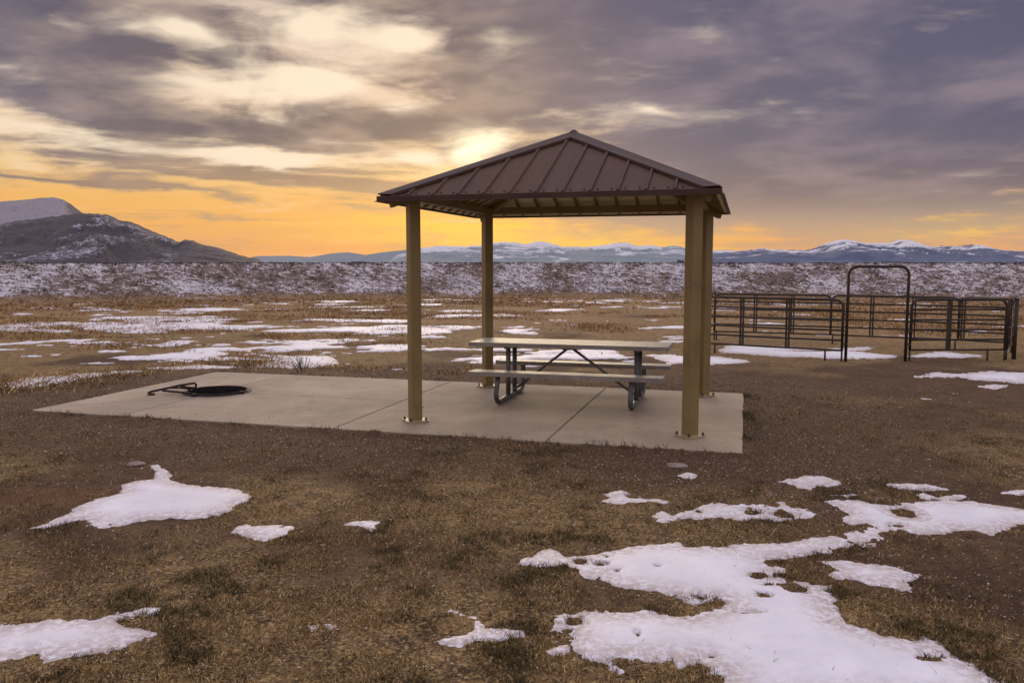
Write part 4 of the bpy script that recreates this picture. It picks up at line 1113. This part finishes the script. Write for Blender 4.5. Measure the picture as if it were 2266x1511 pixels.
# ------------------------------------------------------------------ grass, gravel, sagebrush
def blades(name, x, y, hgt, wid, lean, cols, label, cat, mat=M_grass, zfun=ground_z, curve=True):
    n = len(x); z = zfun(x, y)
    yaw = RNG.uniform(0, 2 * np.pi, n); la = RNG.uniform(0, 2 * np.pi, n)
    sx = np.cos(yaw) * wid / 2; sy = np.sin(yaw) * wid / 2
    lx = np.cos(la) * lean * hgt; ly = np.sin(la) * lean * hgt
    b = np.stack([x, y, z - .005], -1)
    s = np.stack([sx, sy, np.zeros(n)], -1)
    mid = b + np.stack([lx * .35, ly * .35, hgt * .6], -1); tip = b + np.stack([lx, ly, hgt], -1)
    V = np.stack([b - s, b + s, mid + s * .75, mid - s * .75, tip], 1).reshape(-1, 3)
    o = np.arange(n) * 5
    q = np.stack([o, o + 1, o + 2, o + 3], -1); t = np.stack([o + 3, o + 2, o + 4], -1)
    col = np.repeat(cols, 5, 0)
    ob = mesh_np(name, V, q, t, mat, None, False, col)
    return tag(ob, label, cat, None, 'stuff')
def palette(n, cols, jit=.18):
    cols = np.asarray(cols); c = cols[RNG.integers(0, len(cols), n)]
    return np.clip(c * (1 + RNG.normal(0, jit, (n, 1))), .005, .9)
def cand(n, r0, r1, a=36, p=1.0):
    """random points, denser near the viewer's end of the yard"""
    r = np.exp(RNG.uniform(math.log(r0), math.log(r1), n)); an = np.radians(RNG.uniform(-a, a, n))
    return r * np.sin(an), r * np.cos(an)
def off_slab(x, y, m=0.0):
    u, w = to_uw(x, y); return (u < -m) | (u > SLAB_L + m) | (w < -m) | (w > SLAB_D + m)

# near short turf
x, y = cand(520000, 3.2, 13)
cl = fbm(x / .28, y / .28, 3, 91); zone = fbm(x / 1.7, y / 1.7, 4, 51) + .20 * (1 - ss(y, 4.5, 8.5))
pr = ss(cl, .36, .62) * ss(zone, .38, .56) + .04
keep = (RNG.random(len(x)) < pr) & off_slab(x, y, .0)
x, y, cl, zone = x[keep], y[keep], cl[keep], zone[keep]
sn = in_snow(x, y); keep = (sn < .02) | (RNG.random(len(x)) < .012); x, y, cl = x[keep], y[keep], cl[keep]
n = len(x); darkc = (RNG.random(n) < .78 * ss(fbm(x / .20, y / .20, 4, 95, .6) * .75 + fbm(x / .9, y / .9, 2, 97) * .25, .50, .62)).astype(float)[:, None]
tan_ = palette(n, [(.38,.25,.092), (.26,.165,.060), (.60,.43,.21), (.17,.105,.040), (.10,.065,.027)]); olv = palette(n, [(.055,.045,.014), (.09,.072,.022), (.036,.028,.011), (.15,.11,.04)])
blades('dry_grass', x, y, RNG.uniform(.006, .026, n) * (1 + darkc[:, 0] * .8), RNG.uniform(.003, .006, n), RNG.uniform(.4, 1.8, n), tan_ * (1 - darkc) + olv * darkc, 'short dry tan and olive grass over the foreground dirt', 'grass')
# longer dead stems lying about
x, y = cand(6000, 3.2, 14); keep = off_slab(x, y, .03); x, y = x[keep], y[keep]; sn = in_snow(x, y); keep = sn < .05; x, y = x[keep], y[keep]; n = len(x)
blades('dead_stems', x, y, RNG.uniform(.008, .03, n), RNG.uniform(.0025, .004, n), RNG.uniform(1.2, 3.5, n), palette(n, [(.42,.33,.20), (.33,.25,.15), (.24,.17,.10)]), 'thin dead stems strewn over the dirt', 'stems')
# slab edge weeds
NW = 5200; s_ = RNG.uniform(0, 1, NW); side = RNG.choice([0, 1, 1, 2], NW)
uu = np.where(side == 0, s_ * SLAB_L, np.where(side == 1, -RNG.exponential(.05, NW), s_ * SLAB_L)); ww = np.where(side == 0, -RNG.exponential(.04, NW), np.where(side == 1, s_ * SLAB_D, SLAB_D + RNG.exponential(.05, NW)))
kp = fbm(uu / .35, ww / .35, 2, 99) > .48; uu, ww = uu[kp], ww[kp]
xx = O2[0] + U2[0] * uu + W2[0] * ww; yy = O2[1] + U2[1] * uu + W2[1] * ww; n = len(xx)
blades('edge_weeds', xx, yy, RNG.uniform(.02, .075, n), RNG.uniform(.004, .008, n), RNG.uniform(.3, 1.2, n), palette(n, [(.06,.045,.028), (.10,.075,.04), (.16,.12,.07)]), 'low dark weeds along the edges of the concrete slab', 'weeds')
# tall dry tufts behind the slab
def tufts(name, cx, cy, per, hmin, hmax, wid, spread, pal, label, lean=(.5, 2.2)):
    n = len(cx); rep = np.repeat(np.arange(n), per)
    sz = RNG.uniform(.6, 1.3, n)[rep]
    r = RNG.normal(0, spread, (len(rep), 2)) * sz[:, None]
    x = cx[rep] + r[:, 0]; y = cy[rep] + r[:, 1]
    base = palette(n, pal, .2)[rep] * (1 + RNG.normal(0, .15, (len(rep), 1)))
    d = np.hypot(x, y)
    blades(name, x, y, RNG.uniform(hmin, hmax, len(rep)) * sz, wid * (d / 25) ** .6, RNG.uniform(lean[0], lean[1], len(rep)), np.clip(base, .01, .8), label, 'grass', zfun=ground_base)
x, y = cand(26000, 13.5, 54, 36)
d = np.hypot(x, y); den = fbm(x / 3.0, y / 2.2, 4, 105) + .16 * ss(d, 22, 36) + .10 * ss(-x / d, -.1, .3) - .5 * ss(x / d, .12, .2) * (1 - ss(d, 22, 27)) - .12 * (1 - ss(d, 18, 26))
kp = (RNG.random(len(x)) < ss(den, .55, .80)) & off_slab(x, y, 1.0)
x, y = x[kp], y[kp]
tufts('tall_dry_grass', x, y, 12, .02, .095, .022, .22, [(.44,.275,.115), (.34,.205,.085), (.52,.35,.17), (.25,.155,.065), (.17,.115,.048)], 'tufts of tall golden dry grass behind the slab')

# gravel
def pebbles(name, x, y, size, cols, label, flat=.6):
    n = len(x); z = ground_z(x, y)
    oc = np.array([[1, 0, 0], [0, 1, 0], [-1, 0, 0], [0, -1, 0], [0, 0, 1], [0, 0, -1]], float)
    fc = np.array([[0, 1, 4], [1, 2, 4], [2, 3, 4], [3, 0, 4], [1, 0, 5], [2, 1, 5], [3, 2, 5], [0, 3, 5]])
    rot = RNG.uniform(0, 6.28, n); c, s = np.cos(rot), np.sin(rot)
    sc = size[:, None] * RNG.uniform(.6, 1.3, (n, 3)) * np.array([1, 1, flat])
    V = oc[None] * sc[:, None, :] * RNG.uniform(.7, 1.2, (n, 6, 1))
    X = V[..., 0] * c[:, None] - V[..., 1] * s[:, None]; Y = V[..., 0] * s[:, None] + V[..., 1] * c[:, None]
    P = np.stack([X + x[:, None], Y + y[:, None], V[..., 2] + (z + size * .2)[:, None]], -1).reshape(-1, 3)
    F = (fc[None] + (np.arange(n) * 6)[:, None, None]).reshape(-1, 3)
    o = mesh_np(name, P, None, F, M_peb, None, False, np.repeat(cols, 6, 0))
    return tag(o, label, 'gravel', None, 'stuff')
x, y = cand(170000, 3.2, 15)
u, w = to_uw(x, y); e = np.maximum(np.maximum(-u, u - SLAB_L), np.maximum(-w, w - SLAB_D))
gr = (1 - ss(e + (fbm(x / 1.3, y / 1.3, 4, 41) - .5) * 1.6, .5, 2.6)) * .55 + .22
kp = (RNG.random(len(x)) < gr) & (e > .02); x, y = x[kp], y[kp]; kp = in_snow(x, y) < -.01; x, y = x[kp], y[kp]; n = len(x)
cols = palette(n, [(.085,.050,.028), (.13,.080,.046), (.055,.032,.018), (.18,.118,.072), (.10,.063,.037), (.07,.041,.022)], .2)
br = RNG.random(n) < .15; cols[br] = palette(int(br.sum()), [(.50,.40,.31), (.38,.30,.22), (.62,.51,.40), (.30,.22,.15)], .1)
pebbles('gravel', x, y, RNG.uniform(.0022, .0068, n) * np.where(br, 1.35, 1.0) * (1 + .05 * np.hypot(x, y)), cols, 'brown gravel spread round the concrete slab')
# crumbs blown onto the slab
n = 260; uu = RNG.uniform(0.1, SLAB_L - .1, n); ww = np.where(RNG.random(n) < .5, RNG.exponential(.25, n), RNG.uniform(0, SLAB_D, n)); kp = (ww < SLAB_D) & (np.hypot(uu - RING_U, ww - RING_W) > .55); uu, ww = uu[kp], ww[kp]
n = len(uu); xx = O2[0] + U2[0] * uu + W2[0] * ww; yy = O2[1] + U2[1] * uu + W2[1] * ww
gzf = ground_z; ground_z = lambda a, b: np.zeros(len(a)) + .001
pebbles('grit', xx, yy, RNG.uniform(.004, .009, n), palette(n, [(.07,.05,.04), (.12,.09,.07)]), 'dark grit scattered on the concrete slab'); ground_z = gzf

# sagebrush on the far slope
def sage(name, x, y, size, label, zf=ground_base, tri=6, pal=((.060,.047,.032), (.085,.066,.043), (.045,.034,.026), (.12,.085,.05), (.15,.11,.065))):
    n = len(x); z = zf(x, y)
    c = RNG.normal(0, 1, (n, tri, 3)); c /= np.linalg.norm(c, axis=2, keepdims=True); c[..., 2] = np.abs(c[..., 2]) * .75
    c = c * RNG.uniform(.25, 1.0, (n, tri, 1)) ** .5
    v = RNG.normal(0, .42, (n, tri, 3, 3)); P = (c[:, :, None, :] + v) * size[:, None, None, None] * np.array([1, 1, .8])
    P[..., 2] = np.maximum(P[..., 2], -.02)
    P += np.stack([x, y, z], -1)[:, None, None, :]
    F = np.arange(n * tri * 3).reshape(-1, 3)
    cols = np.repeat(palette(n, pal, .25), tri * 3, 0) * np.repeat(RNG.uniform(.7, 1.3, (n * tri, 1)), 3, 0)
    o = mesh_np(name, P.reshape(-1, 3), None, F, M_sage, None, False, np.clip(cols, .01, .6))
    return tag(o, label, 'sagebrush', None, 'stuff')
n = 60000; d = RNG.uniform(327, 353.5, n); an = np.radians(RNG.uniform(-36, 36, n)); x = d * np.sin(an); y = d * np.cos(an)
run = an * 340; up_ = (d - 330) * 1.2
rx = run * .85 - up_ * .55; ry = run * .5 + up_ * .85
den = fbm(rx / 7, ry / 2.2, 4, 113, .6) + .14 * ss(d, 349.5, 352.5)
kp = RNG.random(n) < ss(den, .38, .62) * .62 + .06; x, y, d = x[kp], y[kp], d[kp]
sage('sagebrush', x, y, RNG.uniform(.10, .34, len(x)) * (1 + .5 * ss(d, 350, 352)), 'dark sagebrush and rubble dotting the snowy bank below the horizon', tri=9, pal=((.050,.036,.030), (.075,.055,.043), (.036,.026,.024), (.11,.075,.05), (.16,.11,.075)))
n = 5200; d = RNG.uniform(40, 56, n); an = np.radians(RNG.uniform(-36, 36, n)); x = d * np.sin(an); y = d * np.cos(an)
kp = fbm(x / 4, y / 4, 3, 121) > .5; x, y = x[kp], y[kp]
sage('rabbitbrush', x, y, RNG.uniform(.05, .15, len(x)), 'tan brush along the brow where the grass meets the snowy slope', pal=((.34,.22,.11), (.26,.165,.08), (.42,.29,.16), (.18,.12,.06)))
hb_ = at(800, 585); hd = 350.0; hx = (800 - 1133) / FPX * hd
bush = tag(empty('horizon_bush', (hx, hd, float(ground_base(np.array([hx]), np.array([hd]))[0]))), 'single dark bush standing on the horizon left of the shelter', 'bush')
nb = 60; xb = np.full(nb, hx) + RNG.normal(0, 1.7, nb); yb = np.full(nb, hd) + RNG.normal(0, .8, nb)
ob = sage('foliage', xb, yb, RNG.uniform(.35, .8, nb), 'x', tri=14); ob.parent = bush; ob.location = -Vector(bush.location)
for kk in ('label', 'category', 'kind'):
    if kk in ob: del ob[kk]
